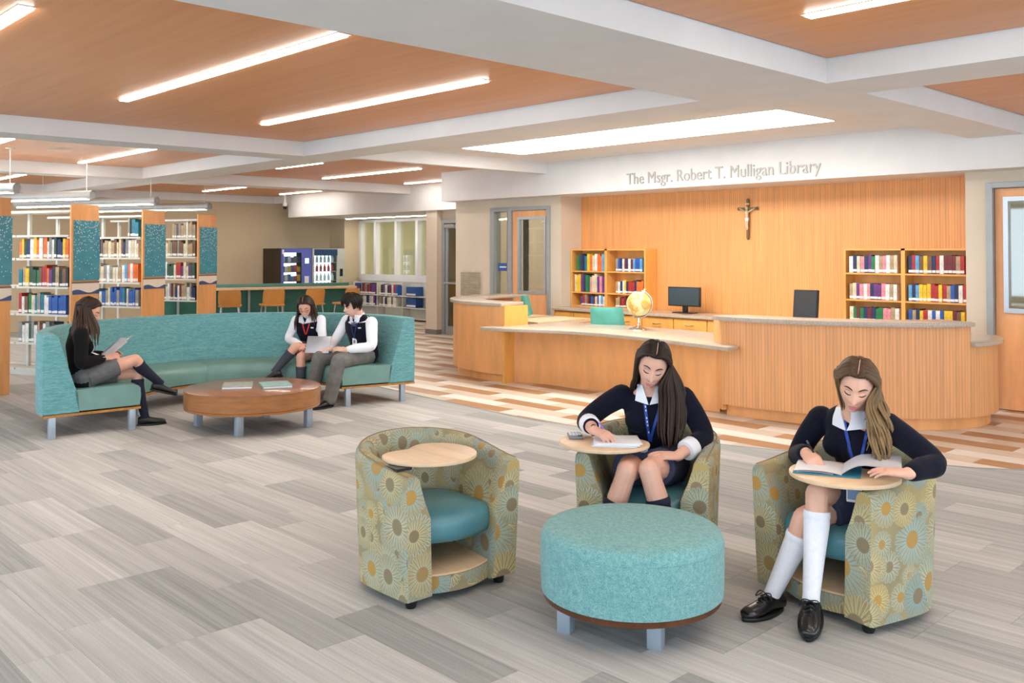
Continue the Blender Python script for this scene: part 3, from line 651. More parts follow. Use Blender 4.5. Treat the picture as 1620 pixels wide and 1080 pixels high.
# bookcases on the credenza
def bookcase(name, label, x0, x1, xd, shelves):
    t = thing(name, label, 'bookcase', ((x0+x1)/2, 10.32, .772)); z0, z1, y0, y1 = .773, 1.62, 10.20, YF-.003
    b = MB().box(x0, x0+.025, y0, y1, z0, z1).box(x1-.025, x1, y0, y1, z0, z1).box(xd-.022, xd+.022, y0, y1, z0, z1).box(x0+.025, x1-.025, y0, y1, z1-.022, z1); b.box(x0+.025, x1-.025, y1-.012, y1, z0, z1-.022); b.obj('carcass', M['maple_d'], t, None)
    for a, c in ((x0+.025, xd-.022), (xd+.022, x1-.025)):
        for z in shelves+(z0+.018,): MB().box(a, c, y0+.004, y1-.012, z-.018, z).obj('shelf', M['maple_d'], t, None)
    return t
bookcase('bookcase', 'maple bookcase of bright books beside the office door', -9.40, -8.0, -8.72, (.99, 1.30))
bookcase('bookcase', 'maple bookcase of paperbacks by the far door wall', -5.12, -3.72, -4.43, (1.04, 1.343))
T0 = lambda z: Tr((0, 10.215, z))
mixc = ['white', 'navy', 'blue', 'red', 'cream', 'grey', 'black', 'purple', 'sky blue', 'maroon', 'tan', 'pink']
seqA = ['green', 'dark green', 'navy', 'navy', 'teal', 'yellow', 'orange', 'cream', 'white', 'orange', 'orange', 'sky blue', 'blue']
seqB = ['cream', 'yellow', 'yellow', 'purple', 'navy', 'green', 'green', 'pink', 'cream', 'cream', 'purple', 'pink', 'purple', 'navy']
row(T0(1.302), -9.30, -8.75, .21, .25, .035, .05, lambda k, n, r: seqA[k % 13], 'top shelf, office-door case, left bay', 'large books on the case by the office door', seed=3, lab=False)
row(T0(.992), -9.34, -8.75, .22, .265, .035, .05, lambda k, n, r: seqB[k % 14], 'middle shelf, office-door case, left bay', 'large books on the case by the office door', seed=4, lab=False)
row(T0(.793), -9.22, -8.75, .13, .16, .032, .042, mixc, 'bottom shelf, office-door case, left bay', 'paperbacks on the case by the office door', seed=5)
row(T0(1.302), -8.55, -8.04, .17, .19, .032, .044, ['navy', 'blue', 'white', 'grey', 'maroon', 'sky blue'], 'top shelf, office-door case, globe-side bay', 'paperbacks on the case by the office door', seed=6)
row(T0(.992), -8.55, -8.04, .16, .20, .032, .044, lambda k, n, r: r.choice(['cream', 'yellow', 'white', 'red', 'navy', 'tan']) if k < n-3 else 'orange', 'middle shelf, office-door case, globe-side bay', 'paperbacks on the case by the office door', seed=7)
row(T0(.793), -8.55, -8.04, .13, .16, .032, .042, mixc, 'bottom shelf, office-door case, globe-side bay', 'paperbacks on the case by the office door', seed=8)
for k, (z, nm, h) in enumerate(((1.345, 'top', .205), (1.042, 'middle', .195), (.793, 'bottom', .17))):
    row(T0(z), -5.06, -4.48, h-.02, h, .036, .046, ['cream', 'white', 'maroon', 'pink', 'navy', 'tan', 'green', 'purple'], nm+' shelf, far-door case, first bay', 'paperbacks on the case by the far door', seed=20+k)
    row(T0(z), -4.38, -3.76, h-.02, h, .036, .046, ['blue', 'navy', 'white', 'sky blue', 'red', 'yellow', 'maroon', 'tan', 'brown'], nm+' shelf, far-door case, second bay', 'paperbacks on the case by the far door', seed=30+k)
# monitors
def monitor(label, T, w, h, col):
    t = thing('monitor', label, 'monitor', T.translation); t.rotation_euler = (0, 0, 0)
    MB().box(-w/2, w/2, -.02, .02, .09, .09+h, T).obj('casing', M['black'], t, bev=.006); MB().box(-w/2+.014, w/2-.014, -.0225, -.0205, .105, .09+h-.014, T).obj('screen', mat('screen_'+str(int(w*1000)), col, .25, var=.03), t)
    MB().box(-.035, .035, .0, .035, .012, .14, T).obj('stand', M['black'], t, bev=.004); MB().box(-.15, .15, -.07, .09, 0, .012, T).obj('base', M['black'], t, bev=.004)
monitor('wide monitor with dark teal screen on the credenza', Tr((-7.30, 10.13, .772), rz=R(3)), .49, .255, (52, 66, 72))
monitor('small tilted black monitor showing above the tall counter', Tr((-4.90, 8.90, .70), rz=R(8), rx=R(-8)), .26, .40, (28, 27, 26))
# globe
G = thing('desk_globe', 'pale yellow-green desk globe on a silver stand on the counter', 'globe', (-6.72, 8.44, .69)); gc = Vector((-6.72, 8.44, .985))
def globe_mat():
    t = NT('globe_map'); v = t.pos((1, 1, 1)); a = t.noise(v, 9, 4, .6)
    t.base(t.ramp(a, [(.42, lin((226, 232, 176))), (.50, lin((214, 214, 150))), (.53, lin((232, 190, 96))), (.60, lin((226, 160, 70))), (.68, lin((168, 206, 160)))])); t.p.inputs['Roughness'].default_value = .3; return t.m
MB().ell(gc, .142, 28, 18).obj('ball', globe_mat(), G, 180)
ax = Vector((.39, 0, .92)); sd = Vector((.92, 0, -.39)); T_ = Matrix.Rotation(R(46), 3, 'Z'); ax = T_ @ ax; sd = T_ @ sd
MB().tube([gc+(ax*math.cos(a)+sd*math.sin(a))*.158 for a in (R(-10)+PI*1.1*i/24 for i in range(25))], .006, 6).obj('meridian', M['chrome'], G)
MB().tube([gc-ax*.158, gc-ax*.14], .008, 6).tube([gc+ax*.14, gc+ax*.172], .009, 6).ell(gc+ax*.176, .013).obj('pivot', M['whitemetal'], G)
MB().lathe([(.115, 0), (.115, .008), (.095, .022), (.05, .034), (.022, .045), (.014, .07), (.014, .14)], (gc.x, gc.y, .69), 28).obj('base', M['chrome'], G)
# task chairs behind the desk
def task_chair(label, x, y, rz, zt=.90):
    t = thing('task_chair', label, 'chair', (x, y, 0), rz, 'teal task chairs behind the desk'); v = M['vinyl_t']
    rows = []
    for i in range(7):
        q = i/6; z = .52+(zt-.52)*q; bow = .05*math.sin(q*2.2)-.06*q
        rows.append([(-.21+bow-.02+(.02 if s else 0), 0, 0) for s in ()] )
    b = MB(); outer = []; 
    for i in range(8):
        q = i/7; z = .52+(zt-.52)*q; hw = .225-.02*q; xb = -.20-.10*q
        outer.append([Vector((xb+.045*math.cos(a)*(1 if i not in (0, 7) else .5)-.05*(1-(2*(math.sin(a)*hw)/.45)**2), math.sin(a)*hw, z)) for a in (2*PI*j/20 for j in range(20))])
    b.grid(outer, closeu=True); o = len(b.v)-160; b.f += [tuple(o+j for j in range(19, -1, -1)), tuple(o+140+j for j in range(20))]; b.uv += [None]*2; b.mi += [0]*2
    b.obj('backrest', v, t, 60, world=False)
    MB().box(-.22, .22, -.23, .23, .42, .49).obj('seat', v, t, bev=.03, seg=3, world=False)
    MB().tube([(0, 0, .10), (0, 0, .42)], .025, 10).obj('post', M['chrome'], t, world=False); MB().tube([(-.17, 0, .43), (-.26, 0, .44), (-.28, 0, .60)], .018, 8).obj('back_bar', M['blackmetal'], t, world=False)
    for k in range(5):
        a = 2*PI*k/5; MB().tube([(0, 0, .10), (.26*math.cos(a), .26*math.sin(a), .07)], [.022, .014], 6).obj('leg', M['black'], t, world=False); MB().ell((.27*math.cos(a), .27*math.sin(a), .03), .03, 10, 6).obj('caster', M['black'], t, world=False)
M['vinyl_t'] = mat('teal_chair_fabric', (92, 176, 162), .7, var=.05)
task_chair('teal task chair with its back turned, left of the globe', -7.62, 9.03, R(118)); task_chair('teal task chair seen edge-on near the office door', -9.02, 9.32, R(38), .97)
# crucifix
CX = thing('crucifix', 'wooden crucifix with pale figure on the fluted wall', 'crucifix', (-6.525, 10.44, 1.76)); xw = mat('dark_cross_wood', (112, 88, 52), .5, var=.15); bz = mat('antique_ivory', (206, 186, 146), .45, var=.08)
MB().box(-6.543, -6.507, 10.42, 10.446, 1.765, 2.235).obj('upright', xw, CX, None, bev=.004); MB().box(-6.65, -6.40, 10.418, 10.444, 2.118, 2.152).obj('crossbar', xw, CX, None, bev=.004)
for c in ((-6.66, 2.135), (-6.39, 2.135), (-6.525, 2.245), (-6.525, 1.757)): MB().ell((c[0], 10.432, c[1]), (.022, .014, .022), 10, 6).obj('finial', xw, CX)
MB().box(-6.555, -6.495, 10.412, 10.42, 2.185, 2.205).obj('plaque', bz, CX, None)
fg = MB(); fg.ell((-6.53, 10.405, 2.14), (.018, .018, .024), 10, 8); fg.tube([(-6.527, 10.408, 2.12), (-6.527, 10.402, 2.08), (-6.523, 10.405, 2.03), (-6.52, 10.405, 2.0)], [.012, .024, .02, .022], 10)
for s in (-1, 1): fg.tube([(-6.525+s*.02, 10.408, 2.09), (-6.525+s*.065, 10.41, 2.115), (-6.525+s*.115, 10.415, 2.14)], [.011, .009, .006], 8)
for s in (-1, 1): fg.tube([(-6.52+s*.011, 10.405, 2.0), (-6.528+s*.011, 10.398, 1.94), (-6.52+s*.006, 10.41, 1.885), (-6.52+s*.004, 10.405, 1.86)], [.015, .013, .009, .006], 8)
fg.obj('figure', bz, CX, 180); MB().tube([(-6.522, 10.402, 2.015), (-6.522, 10.402, 1.975)], [.027, .022], 10).obj('loincloth', M['white'], CX)

# ------------------------------------------------------------------ book stacks on the left
AX = Vector((-.911, -.413, 0)); DX = Vector((-.413, .911, 0)); WST = .42
def stack(k, nb, label, fam, ordn):
    E0 = Vector((-12.28-1.08*k, 4.08+1.34*k, 0)); th = math.atan2(-AX.y, -AX.x); T = Tr(E0, th)     # local +x out of the end, -x along the stack, +y across
    t = thing('book_stack', label, 'shelving', E0, th, 'library stacks')
    pn = MB().box(-.03, .0, -.01, WST+.01, 0, 2.19).obj('end_panel', M['maple'], t, bev=.003, world=False)
    ac = MB(); ac.box(.003, .012, .02, WST+.015, 1.22, 1.985); u = [(0, 0), (1, 0), (1, 1), (0, 1)]; ac.uv[5] = [(0, 0), (WST, 0), (WST, 1), (0, 1)]; ac.uv[5] = [(0, 0), (.4, 0), (.4, 1), (0, 1)]
    ac.obj('acrylic_panel', M['speckle'], t, None, world=False)['label'] = 'speckled teal acrylic panel'
    sn = MB().box(.002, .010, .0, WST+.01, 1.045, 1.185).obj('range_sign', mat('sign_ivory', (240, 224, 206), .5, var=0), t, None, world=False)
    MB().box(.002, .014, .0, WST+.01, 1.185, 1.205).obj('sign_strip', mat('sign_brown', (128, 100, 92), .5, var=0), sn, None, world=False)
    wv = [(0+q*(WST+.01)/16, 1.085+.022*math.sin(2*PI*q/16*1.1+.4)) for q in range(17)]
    MB().prism([(y, z) for y, z in [(0, 1.045)]+wv[::-1][::-1]+[(WST+.01, 1.045)]], .010, .013, Matrix(((0, 0, 1, 0), (1, 0, 0, 0), (0, 1, 0, 0), (0, 0, 0, 1)))).obj('sign_wave', mat('sign_blue', (62, 84, 128), .5, var=0), sn, None, world=False)
    L = .92*nb
    for q in range(nb+1): MB().box(-.05-.92*q-.02, -.05-.92*q+.02, WST/2-.02, WST/2+.02, 0, 2.11).obj('upright', M['whitemetal'], t, None, world=False)
    MB().box(-.05-L, -.04, .01, WST-.01, 2.085, 2.115).obj('canopy', M['whitemetal'], t, None, world=False); MB().box(-.05-L, -.04, .02, WST-.02, 0, .07).obj('base', M['whitemetal'], t, None, world=False)
    for q in range(nb):
        xa = -.05-.92*(q+1)+.012; xb_ = -.05-.92*q-.012
        for z in (.09, .42, .79, 1.14, 1.50, 1.80):
            MB().box(xa, xb_, 0, WST/2-.015, z-.025, z).obj('shelf', M['whitemetal'], t, None, world=False); MB().box(xa, xb_, WST/2+.015, WST, z-.025, z).obj('shelf', M['whitemetal'], t, None, world=False)
        if q == 0:
            for si, z in enumerate((1.80, 1.50, 1.14, .79, .42)):
                if k == -1: continue
                if si == 0 and k == 0: continue
                lo = xa+.02; hi = xb_-.02
                if si == 0: lo = xb_-.5 if k == 2 else xb_-.25
                if si == 4 and k > 0: continue
                row(T @ Tr((0, .02, z+.001)), lo, hi, .20, .28, .030, .062 if k < 2 else .055, fam[si], f'{["top", "second", "third", "fourth", "fifth"][si]} shelf, {ordn} stack', 'books in the library stacks', seed=50+k*7+si, gap=.004)
    return t
dk = ['grey', 'tan', 'brown', 'cream', 'navy', 'black', 'dark green', 'white', 'maroon', 'teal']
stack(-1, 2, 'book stack at the picture edge, teal end panel cut off', [dk]*5, 'nearest')
stack(0, 2, 'book stack behind the girl reading on the sofa', [dk, ['yellow', 'orange', 'navy', 'grey', 'white', 'dark green', 'blue', 'white'], lambda k, n, r: ['teal', 'tan', 'yellow', 'dark green', 'dark green', 'green', 'brown', 'red', 'red', 'orange', 'purple', 'black', 'tan', 'black', 'brown', 'black'][k % 16], lambda k, n, r: ['red', 'white', 'brown', 'green', 'cream', 'teal', 'grey', 'teal', 'white', 'white', 'blue', 'blue', 'blue', 'blue', 'blue', 'blue', 'navy', 'navy'][k % 18], dk], 'first full')
stack(1, 2, 'second full book stack, behind the sofa seam', [dk, ['cream', 'white', 'grey', 'tan', 'navy', 'brown'], lambda k, n, r: r.choice(['tan', 'cream', 'grey', 'white']) if k < n*.6 else r.choice(['orange', 'red', 'white', 'sky blue', 'cream']), ['blue', 'navy', 'red', 'blue', 'grey', 'cream', 'teal'], dk], 'second full')
stack(2, 2, 'third full book stack, nearest the bar stools', [['cream', 'tan', 'white', 'grey', 'brown']]*2+[['white', 'red', 'dark green', 'navy', 'purple', 'grey', 'cream']]+[['cream', 'white', 'maroon', 'grey', 'tan', 'navy']]*2, 'third full')
# pendant tube lamps over the aisles
def pend(px, z, L, label, cab):
    e = Vector((px[0], px[1], z)); t = thing('pendant_lamp', label, 'pendant light', e, math.atan2(-AX.y, -AX.x), 'tube lamps hung over the aisles')
    T = Matrix.Rotation(PI/2, 4, 'Y')
    b = MB(); b.tube([(0, 0, 0), (-L, 0, 0)], .062, 20, cap=False); b.tube([(0, 0, 0), (-L, 0, 0)], .056, 20, cap=False); b.obj('housing', mat('grey_tube', (196, 198, 198), .4, .2, var=.01), t, 60, world=False)
    MB().tube([(-.012, 0, 0), (-.03, 0, 0)], .056, 20).obj('end_cap', mat('tube_end', (150, 152, 150), .4, .3, var=.01), t, world=False)
    MB().box(-L+.05, -.10, -.032, .032, -.066, -.052).obj('diffuser', M['lamp'], t, None, world=False)
    for q in cab:
        c = MB().tube([(-q, 0, .06), (-q, 0, Z2-z)], .006, 6).obj('cable', M['whitemetal'], t, world=False); MB().lathe([(.055, 0), (.06, .012)], (-q, 0, Z2-z-.012), 16).obj('canopy', M['whitemetal'], c, world=False)
    return t
zP = 2.38; sc_ = (zP-1.6)/.75
for (x, y), lab in (((-12.087, 3.386), 'tube pendant lamp at the picture edge over the nearest aisle'), ((-12.897, 4.547), 'tube pendant lamp over the aisle behind the reading girl'), ((-13.708, 5.757), 'tube pendant lamp ending above the second full stack'), ((-14.853, 7.146), 'tube pendant lamp farthest along, near the bar stools')):
    pend((x*sc_, y*sc_), zP, 3.0, lab, (.12, 2.4))

# ------------------------------------------------------------------ snack corner
def vend(label, y0, y1, kind):
    t = thing('vending_machine', label, 'vending machine', (-19.55, (y0+y1)/2, 0)); xf = -19.1; zt = 1.65
    MB().box(-19.98, xf-.31, y0+.005, y1-.005, .04, zt).box(xf-.31, xf-.05, y0+.005, y0+.04, .04, zt).box(xf-.31, xf-.05, y1-.04, y1-.005, .04, zt).box(xf-.31, xf-.05, y0+.04, y1-.04, zt-.04, zt).box(xf-.31, xf-.05, y0+.04, y1-.04, .04, .40).obj('cabinet', mat('dark_brown_cabinet', (52, 40, 26), .5, var=.05), t, None, bev=.006); MB().box(-19.9, xf-.12, y0+.04, y1-.04, 0, .04).obj('plinth', M['black'], t, None)
    ya, yb = y0+.05, y1-(.24 if kind == 'snack' else .22)
    dr = MB().box(xf-.05, xf, y0+.005, ya, .06, zt).box(xf-.05, xf, yb, y1-.005, .06, zt).box(xf-.05, xf, ya, yb, zt-.10, zt).box(xf-.05, xf, ya, yb, .06, .42).obj('door', mat('machine_door_'+kind, (92, 104, 190) if kind == 'snack' else (186, 186, 178), .4, var=.03), t, None)
    MB().box(xf-.30, xf-.29, ya, yb, .42, zt-.10).obj('back_light', emit('machine_glow', (224, 234, 255), 3.5), t, None); MB().box(xf-.018, xf-.012, ya, yb, .42, zt-.10).obj('pane', M['glass_clear'], t, None)
    rg = random.Random(3 if kind == 'snack' else 9)
    for r_ in range(5):
        z = .46+r_*.215; MB().box(xf-.28, xf-.07, ya, yb, z-.012, z).obj('tray', M['blackmetal'] if kind == 'snack' else M['whitemetal'], t, None)
        n = 6
        for q in range(n):
            yy = ya+(q+.5)*(yb-ya)/n
            if kind == 'snack': MB().box(xf-.14, xf-.10, yy-.042, yy+.042, z, z+rg.uniform(.11, .16)).obj('snack_pack', mat('pack_%d' % rg.randint(0, 5), rg.choice([(200, 60, 50), (230, 230, 235), (60, 110, 60), (220, 190, 70), (90, 60, 150), (70, 130, 190)]), .3, var=.1), t, None, bev=.008)
            else: MB().lathe([(.034, 0), (.036, .02), (.036, .10), (.014, .15), (.014, .18)], (xf-.14, yy, z), 10).obj('bottle', mat('drink_%d' % (r_ % 4), [(220, 232, 236), (176, 206, 70), (214, 224, 226), (196, 90, 80)][(r_ if r_ < 4 else 0)], .2, var=.04), t, None)
    if kind == 'drink':
        MB().box(xf-.012, xf+.004, ya, yb, zt-.17, zt-.02).obj('header', mat('header_blue', (30, 60, 110), .4), t, None)
        MB().box(xf, xf+.012, y1-.15, y1-.07, .98, 1.16).obj('card_reader', M['black'], t, None, bev=.003); MB().box(xf, xf+.012, y1-.15, y1-.08, .84, .92).obj('coin_slot', mat('yellow_slot', (196, 180, 60), .5), t, None)
    else:
        MB().box(xf, xf+.01, yb+.06, yb+.16, 1.30, 1.42).obj('display', emit('machine_display', (200, 215, 255), 1.2), t, None); MB().box(xf, xf+.01, yb+.05, yb+.16, .78, 1.0).obj('keypad', M['white'], t, None)
        MB().box(xf, xf+.008, y0+.005, ya, zt-.13, zt-.03).obj('sticker', M['white'], t, None)
vend('snack vending machine with dark brown side and blue lit front', 10.944, 11.73, 'snack'); vend('drink vending machine with glowing bottles and grey side', 11.75, 12.66, 'drink')
BA = thing('snack_bar', 'long teal-fronted bar counter with pale wood edge behind the sofa', 'counter', (-16.4, 9.4, 0)); ba, bb_ = Vector((-17.0, 7.3, 0)), Vector((-15.86, 10.80, 0)); bd = (bb_-ba).normalized(); bn = Vector((-bd.y, bd.x, 0)); bl = (bb_-ba).length
TB = Matrix((( bd.x, bn.x, 0, ba.x), (bd.y, bn.y, 0, ba.y), (0, 0, 1, 0), (0, 0, 0, 1)))
MB().box(0, bl, 0, .55, .835, .88, TB).obj('top', M['oak_pale'], BA, bev=.006); MB().box(0, bl-.08, .30, .36, .88, .945, TB).obj('upstand', mat('teal_laminate', (82, 140, 128), .45), BA, bev=.004)
MB().box(0, bl-.1, .40, .44, 0, .835, TB).obj('front_panel', mat('deep_green_panel', (48, 112, 98), .55), BA)
for q in range(6): MB().box(.25+q*.66, .29+q*.66, .30, .34, 0, .835, TB).obj('post', M['steel'], BA)
tag(MB().box(.42, .52, .305, .355, .946, .99, TB).obj('small_box', M['black'], smooth=None), 'small black box on the green ledge near the stack end', 'box')
def stool(px, rz, label):
    t = thing('bar_stool', label, 'stool', px, rz, 'orange tan bar stools'); sk = mat('tan_moulded_seat', (206, 142, 68), .45, var=.03)
    rows = []
    for i in range(8):
        q = i/7; z = .60+.275*q; x = -.17-.05*q
        hw = .20 if 0 < i < 7 else .18
        rows.append([Vector((x+(.012 if s else -.012)+.05*(y_/.2)**2, y_*hw/.2, z)) for s in (0, 1) for y_ in ([-.2+.4*j/8 for j in range(9)] if s == 0 else [.2-.4*j/8 for j in range(9)])])
    b = MB(); b.grid(rows, closeu=True); o = len(b.v)-8*18; b.f += [tuple(o+j for j in range(17, -1, -1)), tuple(o+126+j for j in range(18))]; b.uv += [None]*2; b.mi += [0, 0]; b.obj('backrest', sk, t, 60, world=False)
    MB().box(-.19, .20, -.20, .20, .57, .61).obj('seat', sk, t, bev=.02, seg=3, world=False)
    for sx in (-1, 1):
        for sy in (-1, 1): MB().tube([(sx*.15, sy*.15, .57), (sx*.21, sy*.20, 0)], .012, 6).obj('leg', M['alu'], t, world=False)
    MB().tube([(.19, -.18, .22), (.19, .18, .22)], .010, 6).tube([(-.19, -.18, .22), (-.19, .18, .22)], .010, 6).obj('foot_rail', M['alu'], t, world=False)
for p, a, lab in (((-15.9, 8.051, 0), 150, 'bar stool beside the third stack end panel'), ((-15.65, 8.76, 0), 165, 'bar stool second from the stack end panel'), ((-15.4, 9.446, 0), 180, 'bar stool behind the girl with the red lanyard'), ((-15.15, 10.074, 0), 195, 'bar stool behind the boy in the vest')): stool(p, R(a), lab)
# low shelves under the interior windows
LS = thing('low_shelf', 'grey metal low shelving under the interior windows', 'shelving', (-17.4, 13.1, 0))
MB().box(-19.2, -15.2, 13.17, 13.2, 0, .85).obj('back_panel', M['whitemetal'], LS, None)
for z in (.06, .30, .56): MB().box(-19.2, -15.2, 12.93, 13.17, z-.02, z).obj('shelf', M['whitemetal'], LS, None)
for x in (-19.2, -18.2, -17.2, -16.2, -15.22): MB().box(x, x+.02, 12.95, 13.17, 0, .85).obj('divider', M['whitemetal'], LS, None)
WT = lambda z: Tr((0, 12.95, z)); wc_ = ['maroon', 'cream', 'white', 'blue', 'black', 'navy', 'brown', 'purple', 'red', 'grey']
row(WT(.561), -19.1, -18.25, .22, .27, .05, .085, wc_, 'upper low shelf under the windows, far bay', 'books under the interior windows', seed=71); row(WT(.561), -18.1, -17.3, .22, .27, .06, .09, wc_, 'upper low shelf under the windows, near bay', 'books under the interior windows', seed=72)
row(WT(.301), -18.85, -18.25, .19, .23, .06, .085, wc_, 'lower low shelf under the windows, far bay', 'books under the interior windows', seed=73); row(WT(.301), -18.1, -17.4, .19, .23, .06, .09, wc_, 'lower low shelf under the windows, near bay', 'books under the interior windows', seed=74)
for z, nm in ((.561, 'upper'), (.301, 'lower')):
    t = thing('file_box', f'blue magazine box on the {nm} low shelf beside the pier', 'box', (-16.9, 13.0, z)); MB().box(-17.05, -16.68, 12.95, 13.15, z, z+.21).obj('body', mat('blue_box', (40, 82, 150), .5), t, None, bev=.006); MB().box(-17.03, -16.70, 12.945, 12.95, z+.02, z+.06).obj('label_strip', M['white'], t, None)

# ------------------------------------------------------------------ curved sectional sofa
SF = thing('curved_sofa', 'curved teal sectional sofa with vinyl seats and silver legs', 'sofa', (-8.30, 4.36, 0)); SCx, SCy = -8.30, 4.36
def pol(rad, ang, z): return Vector((SCx+rad*math.cos(ang), SCy+rad*math.sin(ang), z))
def arc_body(prof, a0, a1, n, name, m, parent, smooth=40, g=.012):
    """sweep a closed (radius, z) profile between two angles; ends pulled in a touch so the edges read as soft"""
    rows = []; c = (sum(p[0] for p in prof)/len(prof), sum(p[1] for p in prof)/len(prof))
    s = 1 if a1 > a0 else -1
    for i in range(n+1):
        a = a0+(a1-a0)*i/n; rows.append([pol(p[0], a, p[1]) for p in prof])
    def shrink(a, k): return [pol(c[0]+(p[0]-c[0])*k, a, c[1]+(p[1]-c[1])*k) for p in prof]
    rows = [shrink(a0-s*g*.0, .965)]+[[pol(p[0], a0+s*g, p[1]) for p in prof]]+rows[1:-1]+[[pol(p[0], a1-s*g, p[1]) for p in prof]]+[shrink(a1, .965)]
    b = MB(); b.grid(rows, closeu=True); k = len(prof); o = len(b.v)-k*len(rows)
    b.f += [tuple(o+j for j in range(k-1, -1, -1)), tuple(o+k*(len(rows)-1)+j for j in range(k))]; b.uv += [None]*2; b.mi += [0]*2
    ob = b.obj(name, m, parent, smooth); bm = bmesh.new(); bm.from_mesh(ob.data); bmesh.ops.recalc_face_normals(bm, faces=bm.faces); bm.to_mesh(ob.data); bm.free(); return ob
backp = [(1.50, .20), (1.80, .20), (1.805, .50), (1.80, .86), (1.79, .88), (1.77, .888), (1.70, .888), (1.685, .88), (1.675, .865), (1.62, .68), (1.54, .43), (1.51, .36)]
seatp = [(.99, .215), (1.52, .215), (1.56, .40), (1.45, .405), (1.2, .41), (1.04, .402), (1.005, .392), (.985, .37), (.98, .30)]
basep = [(.985, .185), (1.80, .185), (1.80, .205), (.985, .205)]
ANG = [R(267), R(222), R(175), R(128), R(77)]
for i in range(4):
    a0, a1 = ANG[i], ANG[i+1]
    arc_body(backp, a0, a1, 14, 'backrest', M['sofa_fab'], SF); arc_body(seatp, a0, a1, 14, 'seat', M['vinyl'], SF); arc_body(basep, a0, a1, 14, 'base_board', M['base_wood'], SF, g=0)
for a, rs in ((R(266.0), (1.06, 1.72)), (R(224), (1.06, 1.72)), (R(219), (1.06,)), (R(178), (1.06, 1.72)), (R(172), (1.06,)), (R(130), (1.06, 1.72)), (R(79), (1.06, 1.68))):
    for r_ in rs:
        p = pol(r_, a, 0); MB().box(-.027, .027, -.027, .027, 0, .186, Tr(p, a)).obj('leg', M['leg'], SF, bev=.003)
# ------------------------------------------------------------------ round coffee table
CT = thing('coffee_table', 'round walnut coffee table on square silver legs before the sofa', 'table', (-7.78, 4.17, 0))
MB().lathe([(.585, .187), (.60, .19), (.602, .205), (.596, .21), (.602, .215), (.602, .352)], (-7.78, 4.17, 0), 64).obj('drum', M['walnut'], CT); MB().lathe([(.60, .352), (.604, .353), (.604, .358), (.598, .361)], (-7.78, 4.17, 0), 64).obj('top', M['walnut_top'], CT)
for p in ((-8.15, 3.82), (-7.45, 3.86), (-7.41, 4.52), (-8.11, 4.48)): MB().box(-.03, .03, -.03, .03, 0, .188, Tr((p[0], p[1], 0), R(3))).obj('leg', M['leg'], CT, bev=.003)
def flat_book(label, T, w, d, h, col, art):
    t = thing('magazine', label, 'book', T.translation); MB().box(-w/2, w/2, -d/2, d/2, 0, h*.18, T).box(-w/2, w/2, -d/2, d/2, h*.82, h, T).box(-w/2, -w/2+.004, -d/2, d/2, h*.18, h*.82, T).obj('cover', mat('cover_'+col[0], col[1], .35, var=.1, scale=18), t)
    MB().box(-w/2+.004, w/2-.004, -d/2+.004, d/2-.004, h*.18, h*.82, T).obj('pages', M['white'], t)
    return t
flat_book('hardback with grey-brown cover on the coffee table', Tr((-7.86, 4.06, .362), R(60)), .26, .33, .022, ('a', (158, 160, 150)), 0)
flat_book('hardback with pale green cover on the coffee table', Tr((-7.66, 4.33, .362), R(68)), .26, .33, .022, ('b', (140, 176, 172)), 0)
# ------------------------------------------------------------------ ottoman
OT = thing('ottoman', 'round teal tweed ottoman with walnut rim and square legs', 'ottoman', (-2.544, 3.14, 0)); oc = (-2.544, 3.14, 0)
pr_ = [(.360, .158), (.386, .160), (.388, .20), (.390, .28), (.389, .355), (.386, .385), (.380, .402), (.370, .414), (.355, .421), (.30, .428), (.20, .433), (.08, .436), (.01, .436)]
MB().lathe(pr_, oc, 72).obj('cushion', M['ott'], OT, 60); MB().lathe([(.30, .13), (.375, .131), (.378, .134), (.378, .156), (.374, .160), (.30, .161)], oc, 72).obj('rim', M['rim'], OT)
MB().tube([(oc[0]+.388*math.cos(a), oc[1]+.388*math.sin(a), .372) for a in (2*PI*i/72 for i in range(73))], .0025, 5, cap=False).obj('piping', M['ott'], OT)
for p in ((-2.69, 2.885), (-2.33, 3.03), (-2.425, 3.385), (-2.79, 3.24)): MB().box(-.03, .03, -.03, .03, 0, .131, Tr((p[0], p[1], 0), R(20))).obj('leg', M['leg'], OT, bev=.004)
